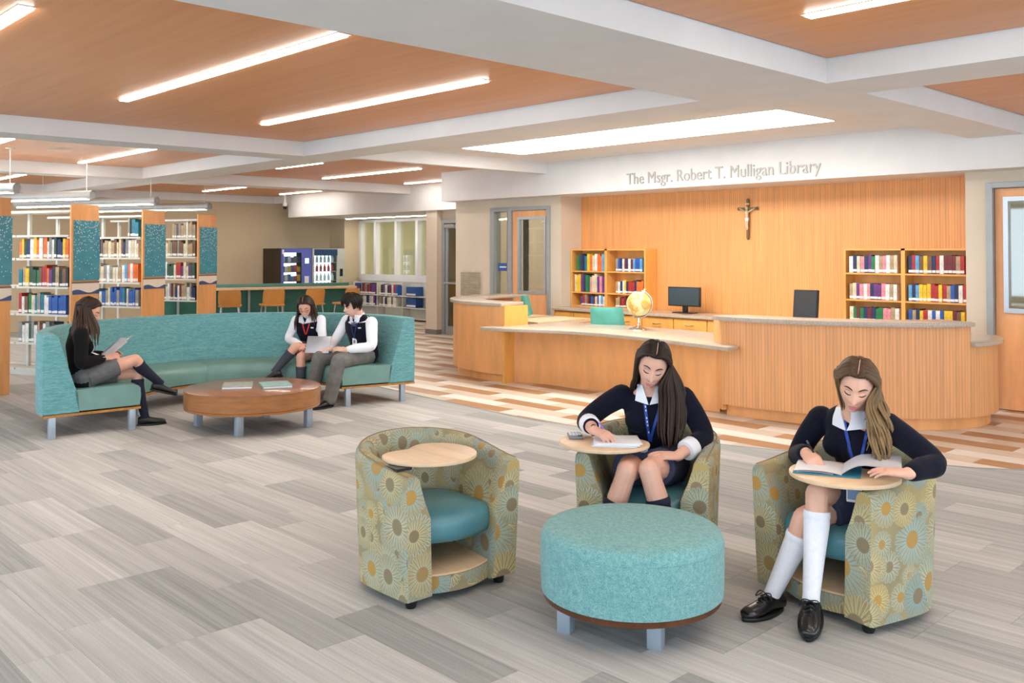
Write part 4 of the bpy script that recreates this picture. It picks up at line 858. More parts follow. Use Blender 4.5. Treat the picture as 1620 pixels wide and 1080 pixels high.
# ------------------------------------------------------------------ tub chairs with tablet arms
def chair_path(n=56):
    """outline from one arm front round the back to the other: (x, y) at mid height"""
    A, k = .348, .957
    pts = [(.295, -A*k), (.20, -A*.972), (.09, -A*.992), (-.02, -A)]
    pts += [(-.03-.28*math.sin(t), -A*math.cos(t)) for t in (PI*q/14 for q in range(1, 14))]
    pts += [(-.02, A), (.09, A*.992), (.20, A*.972), (.295, A*k)]
    return catmull([(x, y, 0) for x, y in pts], 4)
CP = chair_path()
def tub_chair(label, x, y, rz, tab, side):
    t = thing('tub_chair', label, 'chair', (x, y, 0), rz, 'daisy patterned tub chairs around the ottoman'); P = CP; n = len(P); L = [0]
    for i in range(1, n): L.append(L[-1]+(P[i]-P[i-1]).length)
    rows = []; uv = []
    for i in range(n):
        tn = (P[min(i+1, n-1)]-P[max(i-1, 0)]).normalized(); nr = Vector((-tn.y, tn.x, 0)); nr = nr if nr.dot(-P[i]) > 0 else -nr
        s = L[i]/L[-1]; back = math.sin(PI*s)**1.3; zt = .602+.088*back
        arm = 1-back; th = .085+.0*arm; thb = .105+.035*arm
        ktap = lambda z: 1.0+.062*(z-.58)/.52
        pf = []
        for o_, z in ((0, .042), (0, .20), (0, .38), (0, .52), (0, zt-.05), (.006, zt-.018), (.022, zt-.003), (.045, zt), (.064, zt-.004), (th-.006, zt-.02), (th, zt-.05), (th+.004, .54), (th+.022, .48), (thb, .40), (thb, .20), (thb, .042)):
            q = P[i]*(.930 if z < .06 else ktap(z)); pf.append(Vector((q.x, q.y, 0))+nr*o_+Vector((0, 0, z)))
        rows.append(pf); v = [0]
        for a, c in zip(pf, pf[1:]): v.append(v[-1]+(c-a).length)
        uv.append([(L[i], q) for q in v]+[(L[i], v[-1]+.1)])
    def cap(r_, uvs, d):                                    # rounded arm front
        c = sum(r_, Vector())/len(r_); out = []
        for k, off in ((.93, .016),): out.append([Vector((c.x+(p.x-c.x)*.6+.0, c.y+(p.y-c.y)*k, c.z+(p.z-c.z)*(.985)))+Vector((off, 0, 0)) for p in r_])
        return out[0]
    r0, rn = cap(rows[0], None, 1), cap(rows[-1], None, 1)
    allr = [r0]+rows+[rn]; alluv = [[(u[0]-.02, u[1]) for u in uv[0]]]+uv+[[(u[0]+.02, u[1]) for u in uv[-1]]]
    b = MB(); b.grid(allr, closeu=True, uv=alluv); k = len(rows[0]); o = len(b.v)-k*len(allr)
    for base, rev, uo in ((o, True, 4.0), (o+k*(len(allr)-1), False, 6.0)):
        idx = [base+j for j in range(k)]; idx = idx[::-1] if rev else idx
        b.f.append(tuple(idx)); b.uv.append([(b.v[q][1]+uo, b.v[q][2]+.37) for q in idx]); b.mi.append(0)
    sh = b.obj('shell', M['daisy'], t, 50, world=False)
    bm = bmesh.new(); bm.from_mesh(sh.data); bmesh.ops.recalc_face_normals(bm, faces=bm.faces); bm.to_mesh(sh.data); bm.free()
    MB().tube([r_[6] for r_ in rows], .004, 5).obj('piping', M['daisy'], t, world=False)
    # seat cushion, shelf and front band share an outline: inner shell plus a bowed front
    def outline(ins, bow, fx):
        fr = [(fx+bow*math.cos(PI*(q-.5)), (-.5+q)*2*(.212-ins)) for q in (k_/10 for k_ in range(11))]
        bk = [(-.02-(.205-ins)*math.sin(q), (.225-ins)*math.cos(q)) for q in (PI*k_/14 for k_ in range(15))]
        return fr+bk
    rowsS = []
    for ins, z, bw in ((.03, .262, .045), (.006, .268, .060), (0, .30, .072), (0, .345, .072), (.006, .372, .064), (.03, .392, .045), (.10, .408, .0), (.17, .413, -.02)):
        o_ = outline(ins, bw, .235-ins*.6); rowsS.append([Vector((p[0], p[1], z)) for p in o_])
    b = MB(); b.grid(rowsS, closeu=True); k = len(rowsS[0]); o = len(b.v)-k*len(rowsS); b.f += [tuple(o+j for j in range(k-1, -1, -1)), tuple(o+k*(len(rowsS)-1)+j for j in range(k))]; b.uv += [None]*2; b.mi += [0]*2
    b.obj('seat', M['vinyl_b'], t, 60, world=False)
    ol = outline(-.005, .065, .228); MB().prism(ol, .118, .128).obj('storage_shelf', M['oak_pale'], t, world=False, bev=.002)
    bb2 = MB(); fr = outline(-.008, .068, .231)[:11]; rws = [[Vector((p[0]-dx, p[1], z)) for p in fr] for z, dx in ((.044, 0), (.118, 0), (.118, .03), (.044, .03))]
    uvv = [[(p[1]+2.2, v) for p in fr] for v in (0, .06, .09, .15, .2)]; bb2.grid(rws, closev=True, uv=uvv); bb2.obj('front_band', M['daisy'], t, 40, world=False)
    MB().prism([(p[0]*.9, p[1]*.9) for p in ol], .043, .118).obj('floor_panel', M['black'], t, world=False)
    for sx, sy in ((.235, -.255), (.235, .255), (-.20, -.215), (-.20, .215)): MB().lathe([(.022, 0), (.026, .010), (.028, .043)], (sx, sy, 0), 14).obj('foot', M['black'], t, world=False)
    cx, cy, phi0 = tab; out = []
    for q in range(72):
        a = 2*PI*q/72; d_ = (a-phi0+PI) % (2*PI)-PI; r_ = .232-.10*math.exp(-(d_/.62)**2); out.append((cx+r_*math.cos(a), cy+r_*math.sin(a)))
    MB().prism(out, .622, .642).obj('tablet', M['oak_pale'], t, world=False, bev=.006)
    MB().tube([(.17, side*.29, .56), (.17, side*.29, .612)], .018, 10).box(.10, .22, side*.29-.05 if side > 0 else side*.29-.03, side*.29+.03 if side > 0 else side*.29+.05, .610, .622).obj('swivel', M['black'], t, world=False)
    return t
C1 = tub_chair('empty tub chair with daisy fabric and its tablet swung across', -3.568, 2.842, R(-3.5), (.09, -.06, R(195)), -1)
C2 = tub_chair('tub chair holding the dark-haired student, behind the ottoman', -2.988, 3.852, R(-61.8), (.19, -.20, R(150)), -1)
C3 = tub_chair('tub chair holding the blonde student in white socks', -2.008, 4.081, R(-102), (.232, .138, R(185)), 1)

# ------------------------------------------------------------------ people
def lim(b, pts, rad, n=12, sx=1.0, up=None, sub=3):
    """tapered limb with rounded ends (closed), smoothed along a spline"""
    k = len(pts)
    if sub > 1 and k > 2:
        P = catmull(pts, sub); rr = []; ss = []
        S = sx if isinstance(sx, (list, tuple)) else [sx]*k
        for i in range(k-1):
            for q in range(sub): t = q/sub; rr.append(rad[i]+(rad[i+1]-rad[i])*t); ss.append(S[i]+(S[i+1]-S[i])*t)
        rr.append(rad[-1]); ss.append(S[-1])
    else: P = [Vector(p) for p in pts]; rr = list(rad); ss = list(sx) if isinstance(sx, (list, tuple)) else [sx]*k
    d0 = (P[0]-P[1]).normalized(); d1 = (P[-1]-P[-2]).normalized()
    pre = [(P[0]+d0*rr[0]*math.sin(a), rr[0]*math.cos(a), ss[0]) for a in (R(80), R(55), R(28))]; post = [(P[-1]+d1*rr[-1]*math.sin(a), rr[-1]*math.cos(a), ss[-1]) for a in (R(28), R(55), R(80))]
    al = pre+list(zip(P, rr, ss))+post
    b.tube([a[0] for a in al], [a[1] for a in al], n, sx=[a[2] for a in al], up=up); return b
def blob(b, name, m, parent, voxel=.004, smooth=4, sf=.5):
    me = b.mesh(name, m, None); o = bpy.data.objects.new('tmp', me); COL.objects.link(o)
    r = o.modifiers.new('r', 'REMESH'); r.mode = 'VOXEL'; r.voxel_size = voxel; r.use_smooth_shade = True
    s = o.modifiers.new('s', 'SMOOTH'); s.factor = sf; s.iterations = smooth
    bpy.context.view_layer.update(); dg = bpy.context.evaluated_depsgraph_get(); nm = bpy.data.meshes.new_from_object(o.evaluated_get(dg)); bpy.data.objects.remove(o)
    nm.name = name; nm.shade_smooth()
    if not nm.materials: nm.materials.append(m)
    return link(name, nm, parent)
def bvh(*obs):
    vs = []; fs = []
    for o in obs:
        k = len(vs); vs += [v.co.copy() for v in o.data.vertices]; fs += [[k+i for i in p.vertices] for p in o.data.polygons]
    return BVHTree.FromPolygons(vs, fs)
def head_pt(th, ph, f=1.0, male=False):
    """point of the head surface in head coordinates: +x face, +y left, +z up"""
    x, y, z = .094*math.cos(ph)*math.cos(th), .074*math.cos(ph)*math.sin(th), .113*math.sin(ph)
    t = max(0, min(1, -z/.113)); fr = max(0.0, min(1.0, (math.cos(th)+.15)/.6)); fr = fr*fr*(3-2*fr)
    y *= 1-(.26 if male else .32)*t**1.6
    if x < 0: x *= 1-.42*t
    x += fr*(.030*t**1.1+.004)*(1-min(1, abs(y)/.075)**2)
    if x > .01:
        g = lambda a, s: math.exp(-(a/s)**2); ay = abs(y); w = min(1, (x-.01)/.03); d = 0
        nz = max(0, min(1, (.020-z)/.048)) if z > -.030 else max(0, 1-(-.030-z)/.012)
        d += .036*nz**1.2*g(y, .0085+.0075*nz)*(1 if z < .03 else 0)
        d += -.015*g(ay-.031, .017)*g(z-.009, .013)+.0095*g(ay-.031, .012)*g(z-.003, .0085)+.0035*g(ay-.028, .02)*g(z-.027, .009)
        d += .005*g(ay-.043, .018)*g(z+.022, .02)+.009*g(y, .019)*g(z+.0575, .0060)+.010*g(y, .016)*g(z+.069, .0065)-.007*g(y, .022)*g(z+.0632, .0025)
        d += -.004*g(y, .02)*g(z+.081, .006)+.007*g(y, .018)*g(z+.099, .013)
        x += d*w
    return Vector((x, y, z))*f
def head_mesh(b, H, f=1.0, male=False, n=64, m=56):
    rows = [[H @ head_pt(2*PI*j/n, -PI/2+PI*(i+.5)/m, f, male) for j in range(n)] for i in range(m)]
    o = len(b.v); b.grid(rows, closeu=True); b.f += [tuple(o+j for j in range(n-1, -1, -1)), tuple(o+(m-1)*n+j for j in range(n))]; b.uv += [None]*2; b.mi += [0]*2
    for s in (-1, 1): b.ell((0, 0, 0), (.014, .007, .028), 10, 8, H @ Tr((-.008*f, s*.071*f, -.008*f), ry=R(-10)))
def hand(b, wr, d, up, s, curl=(.5, .5, .55, .6), spread=.10, thumb=(.6, .2), size=1.0):
    """wr wrist, d finger direction, up back-of-hand normal, s=+1 left hand / -1 right; curl per finger"""
    d = Vector(d).normalized(); up = Vector(up); up = (up-d*up.dot(d)).normalized(); sd = d.cross(up)*s      # sd points to the thumb side
    W = Vector(wr); k = size
    c = W+d*.045*k
    rows_up = up
    lim(b, [W-d*.012, W+d*.02*k, c, W+d*.082*k], [.021*k, .0185*k, .0155*k, .0135*k], 14, sx=[1.2, 1.75, 2.35, 2.7], up=up, sub=3)
    tips = []
    for q, (off, ln, r_) in enumerate(((.028, .072, .0078), (.0095, .080, .0082), (-.0095, .075, .0078), (-.0275, .060, .0068))):
        base = W+d*(.085-.004*abs(q-1))*k+sd*off*k; a = curl[q]; dd = (d+sd*(spread*(1.2-q)*.5)).normalized(); p = [base-d*.015*k, base]; ang = 0
        for seg, fr in ((0, .45), (1, .32), (2, .25)):
            ang += a*(.75 if seg == 0 else 1.0); v = dd*math.cos(ang)-up*math.sin(ang); p.append(p[-1]+v*ln*fr*k)
        lim(b, p, [r_*k*1.05, r_*k*1.08, r_*k, r_*k*.92, r_*k*.8], 10, sub=2); tips.append(p[-1])
    t0 = W+d*.022*k+sd*.022*k; t1 = t0+(d*.65+sd*thumb[0]-up*thumb[1]).normalized()*.042*k; t2 = t1+(d*.9+sd*(thumb[0]-.55)-up*(thumb[1]+.2)).normalized()*.034*k
    lim(b, [t0-d*.01*k, t0, t1, t2], [.011*k, .0125*k, .0098*k, .0075*k], 10, sub=2); tips.append(t2); return tips
def shoe(parent, an, toe, m, laces=False, tilt=0, sole=None, L=.25):
    """an: ankle joint; toe: direction the foot points (may dip); foot bottom plane follows toe"""
    d = Vector(toe).normalized(); z = Vector((0, 0, 1)); u = (z-d*z.dot(d)).normalized(); s = u.cross(d); A = Vector(an)
    T = Matrix(((d.x, s.x, u.x, A.x), (d.y, s.y, u.y, A.y), (d.z, s.z, u.z, A.z), (0, 0, 0, 1)))
    st = [(-.062, .028, .052, .006), (-.052, .034, .066, 0), (-.02, .036, .080, 0), (.02, .036, .078, 0), (.06, .040, .058, 0), (.11, .046, .046, 0), (.15, .044, .040, 0), (.178, .034, .032, 0), (.19, .018, .022, 0)]
    b = MB(); rows = []
    for x, hw, h, dz in st:
        r_ = []
        for q in range(16):
            a = 2*PI*q/16; cy, sz = math.sin(a), math.cos(a); zz = -.085+.014+h*(.5+.5*sz) if sz > -.3 else -.085+.014+h*.2*(1+sz)/.7
            r_.append(T @ Vector((x*L/.25, cy*hw*(1 if sz < .2 else 1-.25*(sz-.2)), zz+dz)))
        rows.append(r_)
    b.grid(rows, closeu=True); k = 16; o = len(b.v)-k*len(rows); b.f += [tuple(o+j for j in range(k-1, -1, -1)), tuple(o+k*(len(rows)-1)+j for j in range(k))]; b.uv += [None]*2; b.mi += [0]*2
    sh = b.obj('shoe', m, parent, 70)
    out = []
    for q in range(28):
        a = 2*PI*q/28; x = .064+.134*math.cos(a); hw = .036+.012*max(0, math.sin((x+.05)*9)); out.append((x*L/.25, math.sin(a)*hw*1.12*(1 if abs(math.cos(a)) < .9 else .9)))
    MB().prism(out, -.085, -.068, T).obj('sole', sole or M['black'], sh, 40, bev=.004)
    if laces:
        for q in range(4):
            x = .042+.017*q; zt = .000-.0085*q; lb = MB(); lb.tube([T @ Vector((x, -.026, zt-.012)), T @ Vector((x+.004, 0, zt+.004)), T @ Vector((x+.008, .026, zt-.012))], .0028, 6); lb.tube([T @ Vector((x, .026, zt-.012)), T @ Vector((x+.004, 0, zt+.005)), T @ Vector((x+.008, -.026, zt-.012))], .0028, 6); lb.obj('lace', M['lace'], sh)
        for s_ in (-1, 1): MB().tube(catmull([T @ Vector((.046, 0, .006)), T @ Vector((.05, s_*.03, .012)), T @ Vector((.06, s_*.045, -.014)), T @ Vector((.05, s_*.018, .004))], 4), .0026, 6).obj('lace_loop', M['lace'], sh)
    return sh
M['lace'] = mat('black_lace', (18, 18, 22), .7, var=0)
def skin(name, rgb): return mat(name, rgb, .48, var=.03, scale=14, spec=.35, sss=.12)
def hairmat(name, c0, c1, c2=None):
    t = NT(name); v = t.pos((1, 1, 1), 'uv'); a = t.noise(t.pos((60, .8, 1), 'uv'), 1.0, 3, .6); g = t.add('ShaderNodeSeparateXYZ'); t.link(v, g.inputs[0])
    c = t.ramp(a, [(.32, lin(shade(c0, .62))), (.5, lin(c0)), (.68, lin(c1))])
    if c2: c = t.mix(t.math('MULTIPLY', t.math('SMOOTHSTEP', g.outputs[1], .18, .55) if False else t.math('POWER', g.outputs[1], 1.5, clamp=True), .85), c, t.ramp(a, [(.3, lin(shade(c2, .62))), (.7, lin(shade(c2, 1.12)))]))
    t.base(c); t.p.inputs['Roughness'].default_value = .45; t.p.inputs['Specular IOR Level'].default_value = .3; t.bump(a, .25, .003); return t.m
def locks(b, guides, n, r0, r1, jit, seed, nseg=5, wave=0, flat=.55):
    """guides: 2+ guide curves (lists of world points, same length); hair locks interpolated across them; uv = (lock, 0..1 along)"""
    rg = random.Random(seed); G = len(guides)
    for k in range(n):
        u = k/(n-1)*(G-1) if n > 1 else 0; i = min(G-2, int(u)); t = u-i; m = len(guides[0]); pts = []
        jx = Vector((rg.gauss(0, 1), rg.gauss(0, 1), rg.gauss(0, 1))); ph = rg.random()*6.3; cut = rg.uniform(.80, 1.0)
        for q in range(m):
            p = Vector(guides[i][q])*(1-t)+Vector(guides[i+1][q])*t; s = q/(m-1); p += jx*jit*s*(1 if q > 1 else .4); pts.append(p)
        P = catmull(pts, nseg); N = len(P); P = P[:max(4, int(N*cut))]; N = len(P)
        if wave:
            for q in range(N):
                s = q/(N-1); P[q] = P[q]+Vector((math.cos(ph*.3+s*13), math.sin(ph*.3+s*13), 0))*wave*s*s
        rr = [r0*(.35+.65*min(1, q/(N*.12)))*(1-.0*q)+(r1-r0)*q/(N-1) for q in range(N)]
        for q in range(max(0, N-4), N): rr[q] *= (N-q)/5+.12
        o = len(b.f); b.tube(P, rr, 7, sx=flat)
        ids = b.f[o:]; v0 = min(min(f) for f in ids)
        for j in range(o, len(b.f)): b.uv[j] = [(k*.37+((q-v0) % 7)/7*.3, ((q-v0)//7)/(N-1)) for q in b.f[j]]
def scalp(H, f, thick, hz, m, parent, male=False, back=-.085):
    """hair cap: scalp part of the head surface pushed out"""
    n, mm = 60, 44; b = MB(); P = [[head_pt(2*PI*j/n, -PI/2+PI*(i+.5)/mm, f, male) for j in range(n)] for i in range(mm)]; keep = []
    def ok(p):
        if p.x > .02: return p.z > hz-.9*max(0, abs(p.y)-.02)**1.0*(.55)
        if p.x > -.015: return p.z > (hz-.05)-(.02-p.x)*2.2
        return p.z > back
    vs = []; fs = []; idx = {}; uv = []
    for i in range(mm-1):
        for j in range(n):
            q = [(i, j), (i, (j+1) % n), (i+1, (j+1) % n), (i+1, j)]
            if all(ok(P[a][c]) for a, c in q):
                for a, c in q:
                    if (a, c) not in idx:
                        p = P[a][c]; nr = Vector((p.x/.09**2, p.y/.074**2, p.z/.113**2)).normalized(); idx[a, c] = len(vs); vs.append(H @ (p+nr*thick))
                fs.append([idx[x] for x in q]); uv.append([(c/n*9, 0.0) for a, c in q])
    top = [H @ head_pt(0, PI/2-.001, f, male)]
    b.add(vs, fs, uv); ring = [idx.get((mm-1, j)) for j in range(n)]
    if all(r_ is not None for r_ in ring): b.f.append(tuple(ring)); b.uv.append([(0, 0)]*n); b.mi.append(0)
    return b
def patch(bt, org, fwd, lat, up, poly, off, th, name, m, parent, rows=5):
    """cloth or paper piece lying on a surface: quad given by 4 (lat,up) corners ray-cast along -fwd; thin solid"""
    (a, b_, c, d) = poly; N = rows; G = []
    for i in range(N+1):
        r_ = []
        for j in range(N+1):
            s, t = j/N, i/N; q = [(a[k]*(1-s)+b_[k]*s)*(1-t)+(d[k]*(1-s)+c[k]*s)*t for k in (0, 1)]
            o = org+lat*q[0]+up*q[1]+fwd*.6; h = bt.ray_cast(o, -fwd)
            r_.append((h[0]+fwd*off) if h[0] is not None else org+lat*q[0]+up*q[1])
        G.append(r_)
    b = MB(); b.grid(G); b.grid([[p-fwd*th for p in r_] for r_ in reversed(G)])
    per = [G[0][j] for j in range(N+1)]+[G[i][N] for i in range(1, N+1)]+[G[N][j] for j in range(N-1, -1, -1)]+[G[i][0] for i in range(N-1, 0, -1)]
    b.grid([per, [p-fwd*th for p in per]], closeu=True); return b.obj(name, m, parent, 60)
def ribbon_on(bt, org, fwd, lat, up, path, w, off, name, m, parent):
    """lanyard: strip of width w along (lat, up) points lying on the clothes"""
    P = catmull([(p[0], p[1], 0) for p in path], 8); G = []
    for i, p in enumerate(P):
        t = (P[min(i+1, len(P)-1)]-P[max(i-1, 0)]).normalized(); nn = Vector((-t.y, t.x, 0)); r_ = []
        for s in (-1, 1):
            q = p+nn*s*w/2; h = bt.ray_cast(org+lat*q.x+up*q.y+fwd*.6, -fwd); r_.append((h[0] if h[0] is not None else org+lat*q.x+up*q.y)+fwd*off)
        G.append(r_)
    b = MB(); rows = [[r_[0], r_[1], r_[1]-fwd*.002, r_[0]-fwd*.002] for r_ in G]; b.grid(rows, closeu=True); return b.obj(name, m, parent, None)
class Person:
    def __init__(s, label, loc, deg, sk, head, hpitch, hyaw, hroll, male=False, vox=.0036, hf=1.0):
        s.t = thing('person', label, 'person', (loc[0], loc[1], 0), R(deg)); s.F = Tr((loc[0], loc[1], 0), R(deg)); s.sk = sk; s.b = MB(); s.vox = vox; s.male = male; s.hf = hf
        s.H = s.F @ Matrix.Translation(Vector(head)) @ Matrix.Rotation(R(hyaw), 4, 'Z') @ Matrix.Rotation(R(hpitch), 4, 'Y') @ Matrix.Rotation(R(hroll), 4, 'X'); s.tips = {}
    def W(s, p): return s.F @ Vector(p)
    def Hh(s, p): return s.H @ (Vector(p)*s.hf)
    def dir(s, v): return (s.F.to_3x3() @ Vector(v)).normalized()
    def spine(s, b, pts, rad, sx): lim(b, [s.W(p) for p in pts], rad, 22, sx=sx, up=s.dir((1, 0, 0)), sub=4)
    def limb(s, b, pts, rad, sx=1.0): lim(b, [s.W(p) for p in pts], rad, 14, sx=sx, sub=4)
    def face(s, body, brow=(60, 40, 30), lip=(196, 112, 112), lid=True, sc=1.0):
        bt = bvh(body); fx = (s.H.to_3x3() @ Vector((1, 0, 0))).normalized()
        def on(y, z, off=.0008):
            o = s.Hh((.25, y, z)); h = bt.ray_cast(o, -fx); return (h[0] if h[0] is not None else s.Hh((.09, y, z)))+fx*off
        bm_ = mat('brow_%d_%d' % brow[:2], brow, .7, var=0); lm = mat('lip_%d_%d' % lip[:2], lip, .4, var=0); lash = mat('lash', (30, 22, 20), .6, var=0); lidm = mat('lid_shade_%d' % lip[0], shade(s.skrgb, .80), .5, var=0)
        for q in (-1, 1):
            MB().tube([on(q*y, z) for y, z in ((.013, .0235), (.022, .0285), (.033, .031), (.043, .028), (.051, .022))], [.0012*sc, .0026*sc, .0027*sc, .0021*sc, .0008*sc], 7, sx=1.3).obj('eyebrow', bm_, body)
            if lid:
                MB().tube([on(q*y, z, .0012) for y, z in ((.0165, .000), (.023, -.0025), (.031, -.0038), (.039, -.0025), (.047, .0015))], [.0008*sc, .0017*sc, .0022*sc, .0020*sc, .0010*sc], 6).obj('eyelash', lash, body)
                MB().tube([on(q*y, z, .0004) for y, z in ((.018, .009), (.025, .0125), (.033, .0130), (.041, .010), (.046, .006))], [.0006*sc, .0011*sc, .0012*sc, .0010*sc, .0006*sc], 6).obj('eyelid_crease', lidm, body)
            MB().ell(on(q*.0058, -.0385, -.002), .0026*sc, 8, 6).obj('nostril', mat('nostril', shade(s.skrgb, .5), .6, var=0), body)
        MB().tube([on(y, z, .0005) for y, z in ((-.021, -.0625), (-.012, -.0590), (-.004, -.0568), (0, -.0578), (.004, -.0568), (.012, -.0590), (.021, -.0625))], [.0010*sc, .0027*sc, .0034*sc, .0030*sc, .0034*sc, .0027*sc, .0010*sc], 8).obj('upper_lip', lm, body)
        MB().tube([on(y, z, .0003) for y, z in ((-.019, -.0645), (-.010, -.0690), (0, -.0700), (.010, -.0690), (.019, -.0645))], [.0011*sc, .0038*sc, .0046*sc, .0038*sc, .0011*sc], 8).obj('lower_lip', lm, body)
def neck_pts(p, base, hf=1.0): return [Vector(base), p.F.inverted() @ p.Hh((-.022, 0, -.075)), p.F.inverted() @ p.Hh((-.018, 0, -.02))]
def female(p, pel, wai, che, shl, nk, w=1.0):
    """torso of the body and the same run for clothes"""
    pts = [(pel[0]+.01, pel[1], pel[2]-.055), pel, wai, che, shl, nk]; rad = [.088, .100, .078, .092, .066, .050]; sx = [1.65, 1.62, 1.48, 1.45, 2.05, 1.2]
    return pts, rad, [q*w for q in sx]
NAVY = (24, 26, 52)
M['knit'] = mat('navy_knit', (13, 14, 32), .9, var=.10, scale=40, bump=.15, bscale=300, sheen=.05, spec=.2)
M['knit_b'] = mat('black_knit', (12, 11, 13), .9, var=.10, scale=40, bump=.15, bscale=300, sheen=.04, spec=.2)
M['shirt'] = mat('white_cotton', (236, 238, 244), .75, var=.015, scale=10)
M['skirt'] = mat('slate_blue_skirt', (52, 58, 84), .85, var=.07, scale=24, stretch=(1, 1, 1), bump=.1, bscale=200)
M['skirt_g'] = mat('grey_skirt', (96, 96, 98), .85, var=.07, scale=24)
M['sock_n'] = mat('navy_sock', (22, 26, 48), .85, var=.06, scale=60)
M['sock_w'] = mat('white_sock', (238, 238, 246), .8, var=.015, scale=60, bump=.12, bscale=260)
M['sock_g'] = mat('charcoal_sock', (66, 68, 78), .85, var=.06, scale=60)
M['leather'] = mat('black_leather', (20, 20, 24), .28, var=.1, scale=20, coat=.2)
M['loafer'] = mat('black_loafer', (24, 22, 24), .35, var=.08)
M['trouser'] = mat('grey_trouser', (112, 110, 106), .85, var=.10, scale=14, bump=.2, bscale=12)
M['lany'] = mat('blue_lanyard', (38, 74, 168), .6, var=.05, scale=90)
M['lany_n'] = mat('navy_lanyard', (30, 44, 104), .6, var=.05); M['lany_r'] = mat('red_lanyard', (214, 48, 44), .6, var=.05)
def leg_prims(p, b, hip, kn, an, k=1.0, d=0.0, upto=None):
    hip, kn, an = Vector(hip), Vector(kn), Vector(an); c = kn+(an-kn)*.30; sh = (an-kn).normalized(); th = (kn-hip).normalized(); back = (-th*.6-sh*.0); back = (back-sh*back.dot(sh)); back = back.normalized()*.014 if back.length > 1e-4 else Vector()
    p.limb(b, [hip, hip+(kn-hip)*.5, kn-(kn-hip)*.10, kn], [.078*k+d, .068*k+d, .054*k+d, .049*k+d])
    p.limb(b, [kn, kn+(an-kn)*.12, c+back, kn+(an-kn)*.62+back*.5, an], [.050*k+d, .047*k+d, .050*k+d, .040*k+d, .031*k+d])
def sock(p, kn, an, t0, m, d=.005, k=1.0, rib=True, hip=None):
    kn, an = Vector(kn), Vector(an); sh = (an-kn).normalized(); th = (kn-Vector(hip)).normalized() if hip else Vector((1, 0, 0)); back = (-th*.6); back = back-sh*back.dot(sh); back = back.normalized()*.014 if back.length > 1e-4 else Vector()
    prof = [(0, .050, 0), (.12, .047, .4), (.30, .050, 1), (.62, .040, .5), (1.0, .031, 0), (1.06, .032, 0)]
    def at(t):
        for (a, ra, ba), (c, rc, bc) in zip(prof, prof[1:]):
            if t <= c: q = (t-a)/(c-a); return kn+(an-kn)*t+back*(ba+(bc-ba)*q), ra+(rc-ra)*q
        return kn+(an-kn)*t, .032
    ts = [t0+(1.06-t0)*q/14 for q in range(15)]; P = [at(t) for t in ts]
    b = MB(); b.tube([p.W(q[0]) for q in P], [q[1]*k+d for q in P], 20, cap=True); s = b.obj('sock', m, p.t, 70)
    if rib: MB().tube([p.W(at(t)[0]) for t in (t0-.004, t0+.02, t0+.055, t0+.075)], [at(t)[1]*k+d+e for t, e in ((t0, .001), (t0, .0035), (t0+.05, .0035), (t0+.07, .0005))], 20, cap=True).obj('cuff', m, s, 70)
    return s
def sweater(p, tor, arms, m, d=.013, vox=.006, name='sweater', bust=True, cut=None, ends=.0):
    b = MB(); pts, rad, sx = tor; pts = list(pts); e = Vector(pts[-1]); pts[-1] = tuple(e-(e-Vector(pts[-2]))*.27); rad = list(rad); rad[-1] = .052; p.spine(b, pts, [r_+d for r_ in rad[:-1]]+[rad[-1]], sx)
    for a in arms: p.limb(b, a[0], [r_+d for r_ in a[1]])
    if bust:
        ch = Vector(pts[3])
        for s in (-1, 1): b.ell((0, 0, 0), (.060, .066, .064), 14, 10, p.F @ Tr((ch.x+.062, ch.y+s*.068, ch.z-.012)))
    return blob(b, name, m, p.t, vox, 5)
def cuff(p, a, b_, r, m, name='cuff', k=(1.0, 1.1, 1.12, 1.0)):
    A, B = Vector(a), Vector(b_); return MB().tube([p.W(A+(B-A)*t) for t in (0, .1, .9, 1)], [r*q for q in k], 18).obj(name, m, p.t, 50)
def collar(p, bts, nk, w=1.0, m=None, drop=.050, body=None):
    f, l, u = p.dir((1, 0, 0)), p.dir((0, 1, 0)), Vector((0, 0, 1)); org = p.W((0, 0, 0)); m = m or M['shirt']; y0, z0 = nk[1], nk[2]-.016
    bt2 = bvh(*bts)
    for s in (-1, 1):
        patch(bt2, org, f, l, u, [(y0+s*.003*w, z0-drop-.014), (y0+s*.074*w, z0-drop+.002), (y0+s*.072*w, z0+.028), (y0+s*.036*w, z0+.034)], .010, .008, 'collar', m, p.t, 7)
    C = Vector(nk)-Vector((.004, 0, .012)); rows = []
    for k, (rx, ry, dz) in enumerate(((.058, .066, -.018), (.056, .064, .012), (.052, .060, .022), (.048, .056, .010), (.048, .056, -.018))):
        rows.append([p.W(C+Vector((rx*w*math.cos(a)-.006, ry*w*math.sin(a), .016+dz-.028*math.cos(a)))) for a in (R(62)+R(236)*q/24 for q in range(25))])
    b = MB(); b.grid(rows); b.obj('collar_band', m, p.t, 60)
def scalp_pt(p, al, be, off):
    """point over the scalp: al = angle back from the face along the midline, be = angle down the side"""
    a, c = R(al), R(be); d = Vector((math.cos(a), math.sin(a)*math.sin(c), math.sin(a)*math.cos(c))); ph = math.asin(max(-1, min(1, d.z))); th = math.atan2(d.y, d.x)
    q = head_pt(th, ph, 1.0, p.male); n = Vector((q.x/.09**2, q.y/.074**2, q.z/.113**2)).normalized(); return p.Hh(q+n*off)
